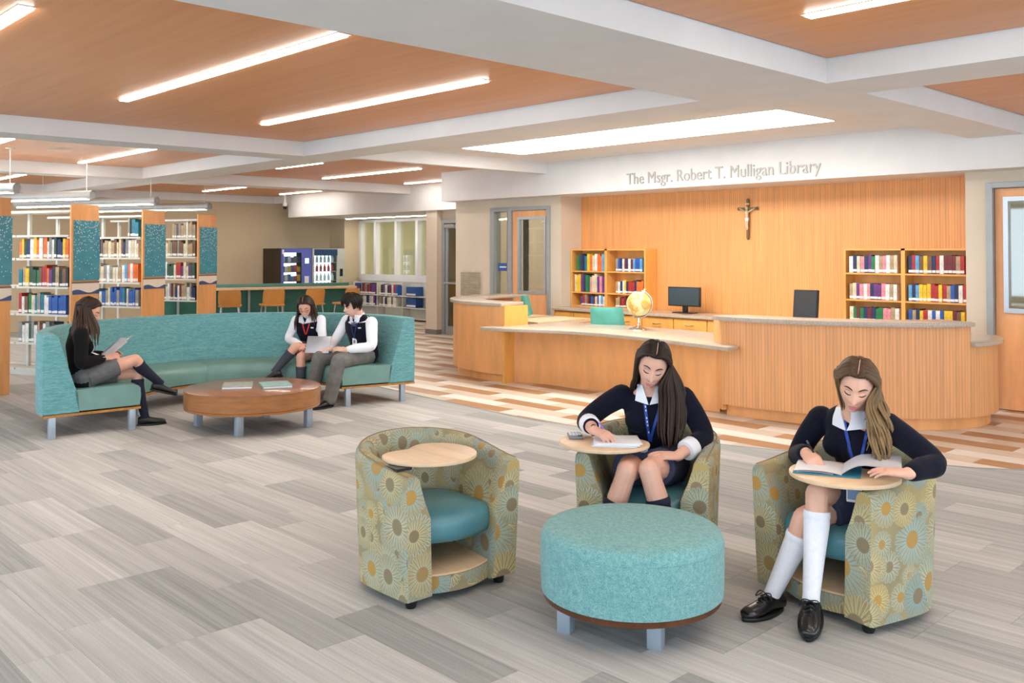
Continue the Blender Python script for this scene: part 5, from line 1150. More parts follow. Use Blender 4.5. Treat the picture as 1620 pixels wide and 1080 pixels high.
def std_hair(p, m, sides, hz=.074, thick=.010, n=22, r0=.011, r1=.008, jit=.006, seed=5, wave=(0, 0), part=0, cap_back=-.085, off=.015):
    """sides: {+1 left: (front, middle, back tails), -1 right: ...}; tails are person-local points the hair falls to"""
    b = scalp(p.H, p.hf, thick, hz, m, p.t, p.male, cap_back); b.mi = [0]*len(b.f)
    for s, (fr, mid_, bk) in sides.items():
        G = []
        for u, tail in ((0, fr), (.5, mid_), (1, bk)):
            a0 = 46+66*u; a1 = 74+44*u; e = .92+.08*u; st = []
            for be in (2+part*s, 22, 44, 66, 86): be *= e; st.append(scalp_pt(p, a0+(a1-a0)*min(1, be/80), s*be, off*(.7 if be < 10 else 1)))
            G.append(st+[p.W(q) for q in tail])
        locks(b, G, n, r0, r1, jit, seed+s, wave=wave[0] if s > 0 else wave[1], nseg=4)
    bl, br = [Vector(q) for q in sides[1][2]], [Vector(q) for q in sides[-1][2]]; G = []
    for be in (-62, -30, 0, 30, 62):
        t = (be+62)/124; G.append([scalp_pt(p, a, be, off) for a in (100, 122, 144, 164, 178)]+[p.W(x*(1-t)+y*t+Vector((-.02*math.sin(PI*t), 0, 0))) for x, y in zip(br, bl)])
    locks(b, G, n, r0, r1, jit, seed+7, nseg=4)
    o = b.obj('hair', m, p.t, 180); MB().tube([scalp_pt(p, a, 0, off+.0065) for a in (52, 62, 72, 82, 92)], [.0008, .002, .0022, .002, .0008], 6).obj('parting', mat('parting_%d' % p.skrgb[0], shade(p.skrgb, .86), .6, var=0), o); return o

# ---- the blonde student in the chair on the right -------------------------------------------------
p = Person('blonde student in navy sweater and white knee socks, writing in a notebook', (-2.008, 4.081), -102, None, (.095, .095, 1.004), 24, 33, -9, vox=.0036, hf=.97)
p.skrgb = (226, 176, 152); SK = skin('skin_rose', p.skrgb); b = p.b
tor = female(p, (-.10, 0, .49), (-.075, .0, .60), (-.025, .005, .72), (.005, .005, .812), (.03, .03, .872), .94)
p.spine(b, *tor); head_mesh(b, p.H, p.hf); p.limb(b, neck_pts(p, (.015, .02, .84)), [.055, .050, .047])
shR, elR, wrR = (.02, -.165, .805), (.06, -.265, .625), (.25, -.055, .690); shL, elL, wrL = (-.0, .175, .825), (.04, .435, .715), (.245, .455, .702)
aR = ([shR, ((shR[0]+elR[0])/2, (shR[1]+elR[1])/2-.012, (shR[2]+elR[2])/2), elR, ((elR[0]+wrR[0])/2, (elR[1]+wrR[1])/2, (elR[2]+wrR[2])/2), wrR], [.050, .042, .037, .034, .026])
aL = ([shL, ((shL[0]+elL[0])/2, (shL[1]+elL[1])/2, (shL[2]+elL[2])/2+.01), elL, ((elL[0]+wrL[0])/2, (elL[1]+wrL[1])/2, (elL[2]+wrL[2])/2), wrL], [.050, .042, .037, .034, .026])
p.limb(b, *aR); p.limb(b, *aL)
tipsR = hand(b, p.W(wrR), p.dir((.42, .85, -.18)), p.dir((.35, -.25, .9)), -1, curl=(.62, .72, .85, .95), spread=.05, thumb=(.35, .45), size=.92)
tipsL = hand(b, p.W(wrL), p.dir((.50, -.80, .02)), p.dir((.15, .10, 1)), 1, curl=(.16, .18, .22, .26), spread=.12, thumb=(.5, .3), size=.92)
hR, kR, nR_ = (-.07, -.085, .485), (.345, .085, .552), (.425, .118, .150); hL, kL, nL = (-.07, .085, .485), (.335, .005, .428), (.415, -.105, .085)
leg_prims(p, b, hR, kR, nR_); leg_prims(p, b, hL, kL, nL)
body = blob(b, 'body', SK, p.t, p.vox, 3); p.face(body, brow=(66, 44, 32), lip=(208, 122, 120), sc=1.22)
sw_ = sweater(p, tor, [(aR[0][:-1]+[(.228, -.080, .684)], aR[1]), (aL[0][:-1]+[(.215, .452, .704)], aL[1])], M['knit'], .013, .0058)
b = MB(); p.spine(b, [(-.09, 0, .435), (-.10, 0, .49), (-.085, 0, .57)], [.105, .118, .098], [1.62, 1.58, 1.5])
for h_, k_ in ((hR, kR), (hL, kL)):
    h_, k_ = Vector(h_), Vector(k_); e = h_+(k_-h_)*.70; b.tube([p.W(h_), p.W(h_+(k_-h_)*.35), p.W(e)], [.100, .094, .086], 16)
p.limb(b, [(-.05, 0, .48), (.10, .02, .50), (.19, .035, .49)], [.09, .075, .06], 1.5); blob(b, 'skirt', M['skirt'], p.t, .006, 4)
sock(p, kR, nR_, .17, M['sock_w'], hip=hR); sock(p, kL, nL, .20, M['sock_w'], hip=hL)
shoe(p.t, p.W(nR_), p.dir((.80, .56, -.40)), M['leather'], True, L=.235); shoe(p.t, p.W((nL[0], nL[1], .086)), p.dir((.985, .05, 0)), M['leather'], True, L=.245)
bt = bvh(sw_); collar(p, [sw_, body], (.03, .028, .868))
f_, l_, u_ = p.dir((.80, .60, 0)), p.dir((-.60, .80, 0)), Vector((0, 0, 1)); og = p.W((0, 0, 0))
ribbon_on(bt, og, f_, l_, u_, [(-.035, .83), (-.028, .78), (-.012, .71), (.003, .65), (.008, .62)], .014, .004, 'lanyard', M['lany'], p.t)
ribbon_on(bt, og, f_, l_, u_, [(.062, .815), (.055, .77), (.040, .70), (.026, .65), (.018, .62)], .012, .004, 'lanyard', M['lany'], p.t)
bd_ = MB().box(-.004, .004, -.032, .032, -.042, .042, p.F @ Tr((.20, .16, .555), rz=R(30))).obj('id_badge', M['white'], p.t, bev=.004); MB().box(.0045, .0055, -.026, .026, -.030, .034, p.F @ Tr((.20, .16, .555), rz=R(30))).obj('badge_card', mat('badge_blue', (120, 150, 190), .4), bd_)
pn_ = bt.ray_cast(og+l_*.115+u_*.735+f_*.6, -f_)[0]
if pn_ is not None: MB().ell(pn_+f_*.004, .012, 10, 6).obj('lapel_pin', mat('pink_pin', (216, 150, 170), .4), p.t)
HB = hairmat('blonde_balayage', (72, 50, 32), (104, 76, 48), (176, 144, 98))
std_hair(p, HB, {1: ([(.115, .182, .935), (.140, .190, .872), (.15, .185, .80), (.15, .195, .735), (.15, .225, .675)], [(.085, .182, .915), (.10, .205, .855), (.11, .216, .79), (.125, .222, .725), (.138, .236, .66)], [(.03, .188, .93), (.045, .215, .87), (.065, .235, .80), (.09, .246, .735), (.115, .25, .675)]),
                 -1: ([(.085, .015, .895), (.055, -.005, .865), (.02, -.03, .84), (-.02, -.05, .80), (-.05, -.06, .75)], [(.01, .0, .885), (-.03, -.03, .84), (-.05, -.05, .80), (-.06, -.06, .76), (-.07, -.06, .72)], [(-.03, .04, .88), (-.06, .02, .83), (-.08, .01, .79), (-.09, .0, .75), (-.09, .0, .72)])}, seed=21, wave=(.022, .005), n=38, r0=.0125, r1=.0070, jit=.010)
MB().lathe([(.0085, -.002), (.0105, -.002), (.0105, .002), (.0085, .002)], n=16, T=Matrix.Translation(tipsR[1]+Vector((0, 0, .018)))).obj('ring', M['chrome'], p.t) if False else None
# her notebook, pen
TB3 = p.F
nb = thing('notebook', 'open notebook with a lifted page on the blonde student\'s tablet', 'notebook', p.W((.22, .16, .643)))
NBT = p.F @ Tr((.228, .125, .6435), rz=R(36))
MB().box(-.115, .115, -.20, .075, 0, .004, NBT).obj('cover', mat('teal_cover', (52, 132, 160), .4), nb, bev=.002)
g = [[NBT @ Vector((-.108+.216*i/6, -.195+.195*j/8, .005+.012*math.sin(PI*min(1, (j+1)/9))**.7)) for j in range(9)] for i in range(7)]; bq = MB(); bq.grid(g); bq.grid([[q-Vector((0, 0, .008)) for q in r_] for r_ in reversed(g)]); bq.obj('pages', M['white'], nb, 60)
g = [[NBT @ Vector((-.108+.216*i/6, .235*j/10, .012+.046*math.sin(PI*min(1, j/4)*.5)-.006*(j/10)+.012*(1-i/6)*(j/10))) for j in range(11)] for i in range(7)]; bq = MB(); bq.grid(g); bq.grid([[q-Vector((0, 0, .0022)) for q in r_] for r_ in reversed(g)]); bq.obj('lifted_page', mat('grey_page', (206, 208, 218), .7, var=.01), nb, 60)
def pen(tip, end, label, c1, c2, r=.0042):
    t = thing('pen', label, 'pen', tip); tip, end = Vector(tip), Vector(end); MB().tube([tip+(end-tip)*.10, tip+(end-tip)*.9], r, 10).obj('barrel', c1, t); MB().tube([tip, tip+(end-tip)*.10], [.0008, r], 10).obj('tip', M['blackmetal'], t); MB().tube([tip+(end-tip)*.9, end], r*1.08, 10).obj('cap', c2, t)
gp = (tipsR[0]+tipsR[4])/2; ptip = gp+p.dir((.25, .35, -.55))*.03; pen(ptip, ptip+(p.dir((-.05, -.55, .62)))*.165, 'dark pen in the blonde student\'s hand', M['black'], mat('pen_grey', (90, 92, 100), .3))

# ---- the dark-haired student in the middle chair ---------------------------------------------------
p = Person('dark-haired student in navy sweater writing beside a calculator', (-2.988, 3.852), -61.8, None, (.072, .022, 1.020), 24, 7, -13, vox=.0036, hf=.98)
p.skrgb = (222, 172, 150); SK = skin('skin_fair', p.skrgb); b = p.b
tor = female(p, (-.11, 0, .49), (-.09, 0, .60), (-.045, 0, .735), (-.02, 0, .835), (.005, 0, .895), .95)
p.spine(b, *tor); head_mesh(b, p.H, p.hf); p.limb(b, neck_pts(p, (-.01, 0, .86)), [.055, .050, .047])
shR, elR, wrR = (-.01, -.158, .838), (.06, -.325, .715), (.262, -.245, .705); shL, elL, wrL = (-.04, .158, .838), (.01, .268, .655), (.205, .165, .592)
mid = lambda a, c, o=(0, 0, 0): tuple((a[i]+c[i])/2+o[i] for i in range(3))
aR = ([shR, mid(shR, elR, (0, 0, .012)), elR, mid(elR, wrR), wrR], [.050, .043, .038, .034, .026]); aL = ([shL, mid(shL, elL, (-.01, .012, 0)), elL, mid(elL, wrL), wrL], [.050, .043, .038, .034, .026])
p.limb(b, *aR); p.limb(b, *aL)
tipsR = hand(b, p.W(wrR), p.dir((.50, .84, -.12)), p.dir((.25, -.10, .95)), -1, curl=(.55, .62, .75, .85), spread=.05, thumb=(.35, .45), size=.93)
tipsL = hand(b, p.W(wrL), p.dir((.52, -.84, .10)), p.dir((.30, .22, .92)), 1, curl=(.22, .24, .28, .32), spread=.10, thumb=(.45, .25), size=.93)
hR, kR, nR_ = (-.07, -.085, .485), (.345, -.058, .535), (.37, -.215, .09); hL, kL, nL = (-.07, .085, .485), (.355, .05, .552), (.375, .175, .09)
leg_prims(p, b, hR, kR, nR_, 1.05); leg_prims(p, b, hL, kL, nL, 1.05)
body = blob(b, 'body', SK, p.t, p.vox, 3); p.face(body, brow=(50, 34, 28), lip=(204, 124, 122), sc=1.22)
sw_ = sweater(p, tor, [(aR[0][:-2]+[mid(elR, wrR)], [.050, .043, .040, .037]), (aL[0][:-2]+[mid(elL, wrL, (-.02, .01, .005))], [.050, .043, .040, .037])], M['knit'], .013, .0058)
cuff(p, (.125, -.302, .712), (.185, -.276, .710), .052, M['shirt'], 'shirt_cuff', (.9, 1.0, 1.0, .92)); cuff(p, (.095, .226, .626), (.150, .196, .608), .052, M['shirt'], 'shirt_cuff', (.9, 1.02, 1.02, .94))
wb_ = Vector(wrR); MB().tube([p.W(wb_+Vector((.0, 0, 0))+Vector((-.012*math.cos(a), .026*math.cos(a)*.5, .027*math.sin(a)))) for a in (2*PI*q/20 for q in range(21))], .003, 6).obj('hair_tie', M['black'], p.t)
b = MB(); p.spine(b, [(-.10, 0, .435), (-.11, 0, .49), (-.10, 0, .575)], [.105, .118, .098], [1.62, 1.58, 1.5])
for h_, k_ in ((hR, kR), (hL, kL)):
    h_, k_ = Vector(h_), Vector(k_); e = h_+(k_-h_)*.66; b.tube([p.W(h_), p.W(h_+(k_-h_)*.35), p.W(e)], [.102, .097, .092], 16)
p.limb(b, [(-.05, 0, .48), (.10, .0, .50), (.19, .0, .49)], [.09, .075, .06], 1.6); blob(b, 'skirt', M['skirt'], p.t, .006, 4)
sock(p, kR, nR_, .34, M['sock_n'], hip=hR, k=1.04); sock(p, kL, nL, .30, M['sock_n'], hip=hL, k=1.04)
shoe(p.t, p.W((nR_[0], nR_[1], .086)), p.dir((.7, -.7, 0)), M['loafer'], L=.23); shoe(p.t, p.W((nL[0], nL[1], .086)), p.dir((.6, .8, 0)), M['loafer'], L=.23)
bt = bvh(sw_); collar(p, [sw_, body], (.005, 0, .892))
f_, l_, u_ = p.dir((.99, .12, 0)), p.dir((-.12, .99, 0)), Vector((0, 0, 1)); og = p.W((0, 0, 0))
ribbon_on(bt, og, f_, l_, u_, [(-.030, .84), (-.027, .80), (-.018, .72), (-.010, .65), (-.008, .615)], .015, .004, 'lanyard', M['lany'], p.t)
for q in range(9): ribbon_on(bt, og, f_, l_, u_, [(-.0285+.0022*q, .825-.019*q), (-.0275+.0022*q, .815-.019*q)], .005, .006, 'lanyard_print', M['white'], p.t) if q % 4 != 3 else None
ribbon_on(bt, og, f_, l_, u_, [(.048, .83), (.040, .78), (.020, .71), (.004, .65), (-.002, .615)], .013, .005, 'lanyard', M['lany'], p.t)
MB().box(-.003, .003, -.030, .030, -.016, .016, p.F @ Tr((.165, -.02, .600), ry=R(-60), rz=R(5))).obj('id_badge', mat('badge_pale', (196, 214, 236), .3), p.t, bev=.002)
HD = hairmat('dark_brown_hair', (32, 22, 17), (56, 38, 28), (72, 50, 37))
std_hair(p, HD, {1: ([(.118, .062, .92), (.112, .058, .85), (.112, .053, .76), (.12, .052, .68), (.128, .075, .60)], [(.07, .11, .915), (.068, .115, .84), (.075, .115, .76), (.085, .11, .68), (.10, .105, .585)], [(.01, .148, .93), (.012, .172, .85), (.025, .178, .77), (.04, .172, .69), (.07, .15, .61)]),
                 -1: ([(.055, -.075, .945), (.02, -.095, .905), (-.02, -.11, .86), (-.05, -.12, .81), (-.08, -.12, .76)], [(-.02, -.09, .92), (-.06, -.11, .86), (-.08, -.12, .81), (-.10, -.12, .76), (-.11, -.12, .72)], [(-.06, -.03, .91), (-.10, -.04, .85), (-.12, -.05, .80), (-.13, -.05, .75), (-.13, -.05, .72)])}, seed=31, n=36, r0=.0120, r1=.008, jit=.006)
# papers, calculator, pencil on her tablet
nb = thing('paper_stack', 'stack of writing paper under the dark-haired student\'s hand', 'papers', p.W((.25, -.16, .643)))
for q in range(3): MB().box(-.105, .105, -.085, .14, .0+.006*q, .005+.006*q, p.F @ Tr((.245-.003*q, -.165+.004*q, .643), rz=R(8+5*q))).obj('pad', M['white'] if q else mat('pad_blue', (206, 218, 236), .6, var=.01), nb, bev=.001)
cal = thing('calculator', 'grey calculator lying on the tablet beside the paper', 'calculator', p.W((.10, -.36, .643))); CT_ = p.F @ Tr((.155, -.365, .643), rz=R(20))
MB().box(-.062, .062, -.036, .036, 0, .014, CT_).obj('case', mat('calc_grey', (120, 126, 132), .4), cal, bev=.004); MB().box(.030, .056, -.030, .030, .014, .0155, CT_).obj('display', mat('calc_lcd', (60, 66, 66), .2), cal)
for i in range(4):
    for j in range(4): MB().box(-.054+i*.019, -.041+i*.019, -.030+j*.0158, -.018+j*.0158, .014, .018, CT_).obj('key', M['white'], cal)
gp = (tipsR[0]+tipsR[4])/2; ptip = gp+p.dir((.3, .4, -.5))*.028; pen(ptip, ptip+p.dir((-.18, -.50, .60))*.15, 'purple pencil in the dark-haired student\'s hand', mat('purple_pencil', (150, 96, 190), .35), mat('pencil_end', (214, 190, 224), .4))

# ---- the girl reading at the left end of the sofa ---------------------------------------------------
p = Person('long-haired girl in black cardigan reading on the sofa end', (-8.564, 3.118), 78, None, (-.125, 0, 1.065), 28, -18, 0, vox=.0055, hf=.98)
p.skrgb = (222, 170, 146); SK = skin('skin_light', p.skrgb); b = p.b
tor = female(p, (-.165, 0, .495), (-.19, 0, .61), (-.20, 0, .76), (-.195, 0, .865), (-.175, 0, .925), .95)
p.spine(b, *tor); head_mesh(b, p.H, p.hf, n=40, m=36); p.limb(b, neck_pts(p, (-.185, 0, .89)), [.055, .050, .047])
shR, elR, wrR = (-.20, -.155, .875), (-.20, -.215, .625), (.005, -.095, .650); shL, elL, wrL = (-.20, .155, .875), (-.16, .215, .635), (.03, .085, .660)
aR = ([shR, mid(shR, elR), elR, mid(elR, wrR), wrR], [.050, .043, .038, .034, .026]); aL = ([shL, mid(shL, elL), elL, mid(elL, wrL), wrL], [.050, .043, .038, .034, .026])
p.limb(b, *aR); p.limb(b, *aL)
hand(b, p.W(wrR), p.dir((.92, .30, .12)), p.dir((-.2, -.75, .6)), -1, curl=(.3, .35, .4, .45)); hand(b, p.W(wrL), p.dir((.92, -.30, .12)), p.dir((-.2, .75, .6)), 1, curl=(.3, .35, .4, .45))
hR, kR, nR_ = (-.14, -.085, .49), (.265, -.03, .612), (.495, .06, .375); hL, kL, nL = (-.14, .085, .49), (.30, .06, .475), (.36, .02, .09)
leg_prims(p, b, hR, kR, nR_); leg_prims(p, b, hL, kL, nL); body = blob(b, 'body', SK, p.t, p.vox, 3); p.face(body, brow=(50, 34, 28), lip=(190, 104, 104), sc=1.15)
sw_ = sweater(p, tor, [(aR[0][:-1]+[(-.03, -.115, .645)], aR[1]), (aL[0][:-1]+[(-.0, .10, .655)], aL[1])], M['knit_b'], .015, .007, 'cardigan')
b = MB(); p.spine(b, [(-.15, 0, .44), (-.165, 0, .495), (-.17, 0, .57)], [.10, .115, .098], [1.6, 1.58, 1.5])
for h_, k_ in ((hR, kR), (hL, kL)): h_, k_ = Vector(h_), Vector(k_); b.tube([p.W(h_), p.W(h_+(k_-h_)*.35), p.W(h_+(k_-h_)*.62)], [.098, .092, .088], 16)
blob(b, 'skirt', M['skirt_g'], p.t, .007, 4); sock(p, kR, nR_, .16, M['sock_n'], hip=hR); sock(p, kL, nL, .14, M['sock_n'], hip=hL)
shoe(p.t, p.W(nR_), p.dir((.95, 0, -.28)), M['loafer'], L=.235); shoe(p.t, p.W((nL[0], nL[1], .086)), p.dir((.99, -.1, 0)), M['loafer'], L=.24)
bt = bvh(sw_); f_, l_, u_ = p.dir((.9, -.42, 0)), p.dir((.42, .9, 0)), Vector((0, 0, 1)); og = p.W((0, 0, 0)); o0 = (-.2*.42)
patch(bt, og, f_, l_, u_, [(-.065+o0, .66), (-.015+o0, .66), (.015+o0, .87), (-.02+o0, .87)], .006, .005, 'shirt_front', M['shirt'], p.t); ribbon_on(bt, og, f_, l_, u_, [(-.03+o0, .86), (-.035+o0, .78), (-.04+o0, .70)], .014, .010, 'lanyard', M['lany_n'], p.t)
MB().box(-.003, .003, -.03, .03, -.042, .042, p.F @ Tr((-.055, -.075, .585), rz=R(-35), ry=R(-25))).obj('id_badge', M['white'], p.t, bev=.002)
HK = hairmat('deep_brown_hair', (36, 24, 18), (60, 40, 28), (78, 52, 34))
std_hair(p, HK, {-1: ([(-.055, -.115, .92), (-.06, -.135, .82), (-.06, -.13, .72)], [(-.13, -.15, .93), (-.12, -.185, .83), (-.11, -.185, .72)], [(-.23, -.12, .94), (-.25, -.16, .84), (-.24, -.17, .74)]), 1: ([(-.06, .08, .92), (-.05, .10, .82), (-.05, .10, .74)], [(-.13, .12, .92), (-.12, .15, .82), (-.12, .15, .74)], [(-.22, .06, .94), (-.25, .08, .84), (-.25, .08, .76)])}, seed=41, n=18, r0=.013, r1=.010)
bk = thing('open_book', 'open white book held by the girl on the sofa end', 'book', p.W((.12, 0, .70))); BT = p.F @ Tr((.055, -.035, .668), rz=R(-32), ry=R(-40))
for s in (-1, 1):
    g = [[BT @ Vector((.0+.215*i/4, s*(.004+.135*j/5), .002+.016*math.sin(PI*j/5)*.8+.03*j/5)) for j in range(6)] for i in range(5)]; q = MB(); q.grid(g); q.grid([[v-Vector((.004, 0, .006)) for v in r_] for r_ in reversed(g)]); q.obj('pages', M['white'], bk, 60)
    g = [[BT @ Vector((-.004+.198*i/4, s*(.140*j/5), -.008+.03*j/5)) for j in range(6)] for i in range(5)]; q = MB(); q.grid(g); q.grid([[v-Vector((0, 0, .003)) for v in r_] for r_ in reversed(g)]); q.obj('cover', mat('pale_cover', (226, 226, 234), .5), bk, 60)
# ---- the girl with glasses ---------------------------------------------------------------------------
p = Person('girl in glasses and navy vest with a red lanyard on the sofa', (-8.30+1.27*math.cos(R(117)), 4.36+1.27*math.sin(R(117))), -63, None, (.028, -.098, .985), 30, 18, 4, vox=.0055, hf=.98)
p.skrgb = (226, 172, 148); SK = skin('skin_warm', p.skrgb); b = p.b
tor = female(p, (-.13, -.08, .495), (-.12, -.09, .61), (-.09, -.105, .735), (-.065, -.115, .825), (-.045, -.115, .88), .95)
p.spine(b, *tor); head_mesh(b, p.H, p.hf, n=40, m=36); p.limb(b, neck_pts(p, (-.06, -.115, .85)), [.055, .050, .047])
shR, elR, wrR = (-.05, -.262, .825), (.05, -.295, .630), (.215, -.045, .585); shL, elL, wrL = (-.07, .035, .835), (.03, .115, .645), (.215, .135, .580)
aR = ([shR, mid(shR, elR), elR, mid(elR, wrR), wrR], [.050, .042, .038, .034, .026]); aL = ([shL, mid(shL, elL), elL, mid(elL, wrL), wrL], [.050, .042, .038, .034, .026])
p.limb(b, *aR); p.limb(b, *aL)
hand(b, p.W(wrR), p.dir((.75, .62, -.1)), p.dir((.3, -.3, .9)), -1, curl=(.3, .3, .35, .4)); hand(b, p.W(wrL), p.dir((.9, .25, .1)), p.dir((.1, .5, .8)), 1, curl=(.3, .35, .4, .45))
hR, kR, nR_ = (-.10, -.165, .49), (.32, -.045, .570), (.42, -.225, .325); hL, kL, nL = (-.10, .005, .49), (.325, .03, .470), (.34, .03, .09)
leg_prims(p, b, hR, kR, nR_); leg_prims(p, b, hL, kL, nL); body = blob(b, 'body', SK, p.t, p.vox, 3); p.face(body, brow=(44, 32, 28), lip=(196, 106, 106), sc=1.15)
st_ = sweater(p, tor, [(aR[0][:-1]+[(.19, -.07, .590)], aR[1]), (aL[0][:-1]+[(.185, .13, .588)], aL[1])], M['shirt'], .008, .007, 'shirt')
b = MB(); pts, rad, sx = tor; pts = list(pts); pts[-1] = tuple(Vector(pts[-2])+Vector((.004, 0, .012))); p.spine(b, pts, [.105, .120, .104, .122, .098, .07], [q*k for q, k in zip(sx, (1, 1, 1, 1.06, 1.02, 1.6))])
for s in (-1, 1): b.ell((0, 0, 0), (.060, .066, .064), 14, 10, p.F @ Tr((-.09+.070, -.105+s*.066, .723)))
vs_ = blob(b, 'vest', M['knit'], p.t, .007, 4)
b = MB(); p.spine(b, [(-.12, -.08, .44), (-.13, -.08, .495), (-.12, -.08, .565)], [.10, .115, .098], [1.6, 1.58, 1.5])
for h_, k_ in ((hR, kR), (hL, kL)): h_, k_ = Vector(h_), Vector(k_); b.tube([p.W(h_), p.W(h_+(k_-h_)*.35), p.W(h_+(k_-h_)*.62)], [.098, .092, .086], 16)
blob(b, 'skirt', M['skirt'], p.t, .007, 4); sock(p, kR, nR_, .20, M['sock_g'], hip=hR); sock(p, kL, nL, .26, M['sock_g'], hip=hL)
shoe(p.t, p.W(nR_), p.dir((.45, -.85, -.3)), M['loafer'], L=.23); shoe(p.t, p.W((nL[0], nL[1], .086)), p.dir((.99, .1, 0)), M['loafer'], L=.23)
bt = bvh(vs_, st_); collar(p, [vs_, st_, body], (-.045, -.115, .875)); f_, l_, u_ = p.dir((.9, .42, 0)), p.dir((-.42, .9, 0)), Vector((0, 0, 1)); og = p.W((0, 0, 0)); o0 = -.10
ribbon_on(bt, og, f_, l_, u_, [(-.035+o0, .81), (-.022+o0, .75), (-.002+o0, .68)], .013, .006, 'lanyard', M['lany_r'], p.t); ribbon_on(bt, og, f_, l_, u_, [(.045+o0, .81), (.03+o0, .75), (.006+o0, .68)], .013, .006, 'lanyard', M['lany_r'], p.t)
pn_ = bt.ray_cast(og+l_*(.075+o0)+u_*.755+f_*.6, -f_)[0]; MB().ell(pn_+f_*.004, (.018, .018, .008), 8, 6).obj('crest', M['white'], p.t) if pn_ is not None else None
std_hair(p, hairmat('black_brown_hair', (32, 22, 18), (54, 36, 28), (66, 44, 32)), {-1: ([(.05, -.185, .90), (.055, -.205, .80), (.06, -.20, .70)], [(-.0, -.215, .90), (.01, -.24, .80), (.02, -.235, .71)], [(-.09, -.20, .90), (-.10, -.22, .82), (-.10, -.22, .75)]), 1: ([(.03, -.03, .90), (.035, -.01, .83), (.04, -.01, .76)], [(-.03, .0, .90), (-.03, .02, .83), (-.02, .02, .77)], [(-.10, -.04, .90), (-.12, -.03, .82), (-.12, -.03, .76)])}, seed=51, n=18, r0=.013, r1=.010)
gl = MB()
for s in (-1, 1):
    gl.tube([p.Hh((.108, s*.031+.021*math.cos(a), .004+.015*math.sin(a))) for a in (2*PI*q/20 for q in range(21))], .0018, 6); gl.tube([p.Hh((.106, s*.052, .008)), p.Hh((.06, s*.074, .010)), p.Hh((-.01, s*.078, .0))], .0016, 6)
gl.tube([p.Hh((.110, -.010, .006)), p.Hh((.114, 0, .010)), p.Hh((.110, .010, .006))], .0016, 6); gl.obj('glasses', mat('brown_frame', (120, 72, 60), .3), p.t)
# ---- the boy with the vest -----------------------------------------------------------------------------
p = Person('boy in navy vest, tie and grey trousers at the sofa end', (-8.30+1.27*math.cos(R(92)), 4.36+1.27*math.sin(R(92))), -88, None, (.025, .035, 1.025), 20, -4, 0, male=True, vox=.0055, hf=1.0)
p.skrgb = (228, 184, 162); SK = skin('skin_pale', p.skrgb); b = p.b
tor = ([(-.12, .03, .44), (-.13, .03, .50), (-.12, .03, .61), (-.095, .03, .75), (-.075, .025, .85), (-.045, .025, .905)], [.09, .10, .092, .105, .072, .056], [1.6, 1.55, 1.48, 1.55, 2.3, 1.2])
p.spine(b, *tor); head_mesh(b, p.H, p.hf, True, n=40, m=36); p.limb(b, neck_pts(p, (-.06, .025, .88)), [.062, .058, .055])
shR, elR, wrR = (-.06, -.185, .84), (.07, -.235, .610), (.265, -.04, .565); shL, elL, wrL = (-.07, .235, .84), (.02, .345, .610), (.245, .215, .575)
aR = ([shR, mid(shR, elR), elR, mid(elR, wrR), wrR], [.056, .050, .045, .040, .030]); aL = ([shL, mid(shL, elL, (0, .01, 0)), elL, mid(elL, wrL), wrL], [.056, .050, .045, .040, .030])
p.limb(b, *aR); p.limb(b, *aL)
hand(b, p.W(wrR), p.dir((.55, -.80, .15)), p.dir((.5, .2, .8)), -1, curl=(.25, .3, .35, .4), size=1.05); hand(b, p.W(wrL), p.dir((.45, -.85, .12)), p.dir((.4, .2, .85)), 1, curl=(.25, .3, .35, .4), size=1.05)
hR, kR, nR_ = (-.10, -.065, .49), (.34, -.115, .475), (.37, -.215, .09); hL, kL, nL = (-.10, .125, .49), (.345, .235, .470), (.40, .165, .09)
leg_prims(p, b, hR, kR, nR_); leg_prims(p, b, hL, kL, nL); body = blob(b, 'body', SK, p.t, p.vox, 3); p.face(body, brow=(34, 28, 26), lip=(196, 130, 120), sc=1.15)
st_ = sweater(p, tor, [(aR[0][:-1]+[(.245, -.06, .570)], aR[1]), (aL[0][:-1]+[(.215, .235, .580)], aL[1])], M['shirt'], .010, .007, 'shirt', bust=False)
b = MB(); pts, rad, sx = tor; pts = list(pts); pts[-1] = tuple(Vector(pts[-2])+Vector((.004, 0, .014))); p.spine(b, pts, [.108, .126, .120, .136, .106, .075], [q*k for q, k in zip(sx, (1, 1, 1, 1.06, 1.0, 1.7))]); vs_ = blob(b, 'vest', M['knit'], p.t, .007, 4)
b = MB(); p.spine(b, [(-.11, .03, .45), (-.12, .03, .50), (-.12, .03, .56)], [.112, .122, .110], [1.6, 1.55, 1.45])
for h_, k_, n_ in ((hR, kR, nR_), (hL, kL, nL)):
    h_, k_, n_ = Vector(h_), Vector(k_), Vector(n_); p.limb(b, [h_, h_+(k_-h_)*.5, k_-(k_-h_)*.08, k_, k_+(n_-k_)*.1], [.104, .096, .082, .078, .076]); p.limb(b, [k_, k_+(n_-k_)*.4, k_+(n_-k_)*.85, n_], [.078, .074, .070, .072])
blob(b, 'trousers', M['trouser'], p.t, .007, 3); shoe(p.t, p.W((nR_[0]+.02, nR_[1], .086)), p.dir((.95, -.2, 0)), M['loafer'], L=.26); shoe(p.t, p.W((nL[0]+.02, nL[1], .086)), p.dir((.95, .1, 0)), M['loafer'], L=.26)
bt = bvh(vs_, st_); collar(p, [vs_, st_, body], (-.045, .025, .90), 1.08); f_, l_, u_ = p.dir((.94, .34, 0)), p.dir((-.34, .94, 0)), Vector((0, 0, 1)); og = p.W((0, 0, 0)); o0 = .05
patch(bt, og, f_, l_, u_, [(-.018+o0, .875), (.018+o0, .875), (.030+o0, .80), (-.020+o0, .80)], .007, .005, 'tie', mat('blue_tie', (52, 70, 116), .5), p.t)
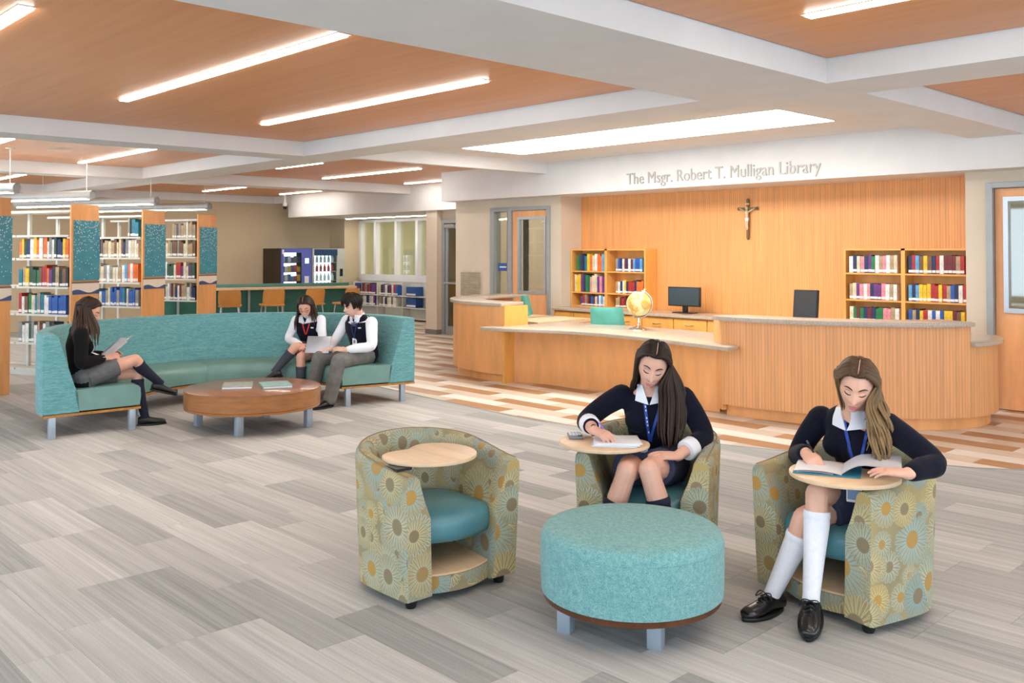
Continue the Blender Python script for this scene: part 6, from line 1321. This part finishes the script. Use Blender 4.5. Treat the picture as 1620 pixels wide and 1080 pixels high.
ribbon_on(bt, og, f_, l_, u_, [(-.045+o0, .86), (-.030+o0, .78), (-.005+o0, .70), (0+o0, .665)], .011, .006, 'lanyard', M['lany_n'], p.t); ribbon_on(bt, og, f_, l_, u_, [(.05+o0, .86), (.035+o0, .78), (.01+o0, .70), (.002+o0, .665)], .011, .006, 'lanyard', M['lany_n'], p.t)
h = bt.ray_cast(og+l_*o0+u_*.63+f_*.6, -f_)[0]; ib = MB().box(-.003, .003, -.027, .027, -.042, .042, Matrix.Translation(h+f_*.012) @ Matrix.Rotation(R(-88+20), 4, 'Z')).obj('id_badge', M['white'], p.t, bev=.002); MB().box(.0032, .0042, -.012, .012, -.010, .022, Matrix.Translation(h+f_*.012) @ Matrix.Rotation(R(-88+20), 4, 'Z')).obj('badge_photo', mat('badge_photo', (120, 130, 150), .4), ib)
pn_ = bt.ray_cast(og+l_*(.085+o0)+u_*.785+f_*.6, -f_)[0]; MB().ell(pn_+f_*.004, (.02, .02, .008), 8, 6).obj('crest', M['white'], p.t) if pn_ is not None else None
MB().tube([p.W(Vector(wrL)+Vector((-.02, .012, 0))+Vector((.022*math.cos(a)*.5, .034*math.cos(a)*.8, .036*math.sin(a)))) for a in (2*PI*q/20 for q in range(21))], .007, 6).obj('watch', M['black'], p.t)
HM = hairmat('black_hair', (24, 18, 16), (46, 34, 28)); b = scalp(p.H, 1.0, .016, .062, HM, p.t, True, -.075); b.mi = [0]*len(b.f); G = []
for q in range(9):
    u = q/8*2-1; G.append([scalp_pt(p, 100, u*30, .018), scalp_pt(p, 78, u*38+8, .026), scalp_pt(p, 52, u*52+10, .024), scalp_pt(p, 33, u*75+8, .016), scalp_pt(p, 24, u*100+6, .010)])
locks(b, G, 22, .013, .010, .007, 61, nseg=4)
for s in (-1, 1): locks(b, [[scalp_pt(p, a, s*be, o_) for be, o_ in ((15, .018), (45, .026), (75, .024), (100, .014), (112, .008))] for a in (66, 85, 105, 125, 145)], 14, .014, .010, .006, 62+s, nseg=4)
locks(b, [[scalp_pt(p, a, be*1.0, .016) for a in (95, 120, 145, 170, 185)] for be in (-70, -35, 0, 35, 70)], 14, .014, .011, .006, 66, nseg=4); b.obj('hair', HM, p.t, 180)
tb = thing('tablet_computer', 'silver tablet computer shared by the girl in glasses and the boy', 'tablet', p.W((.31, -.12, .60))); TT = Matrix.Translation(p.W((.335, -.145, .612))) @ Matrix.Rotation(R(-52), 4, 'Z') @ Matrix.Rotation(R(62), 4, 'Y')
MB().box(-.095, .095, -.13, .13, -.006, .006, TT).obj('case', mat('silver_case', (172, 176, 184), .35, .4), tb, bev=.004); MB().box(-.085, .085, -.12, .12, -.0075, -.0055, TT).obj('screen', mat('dark_screen', (40, 44, 52), .15), tb)
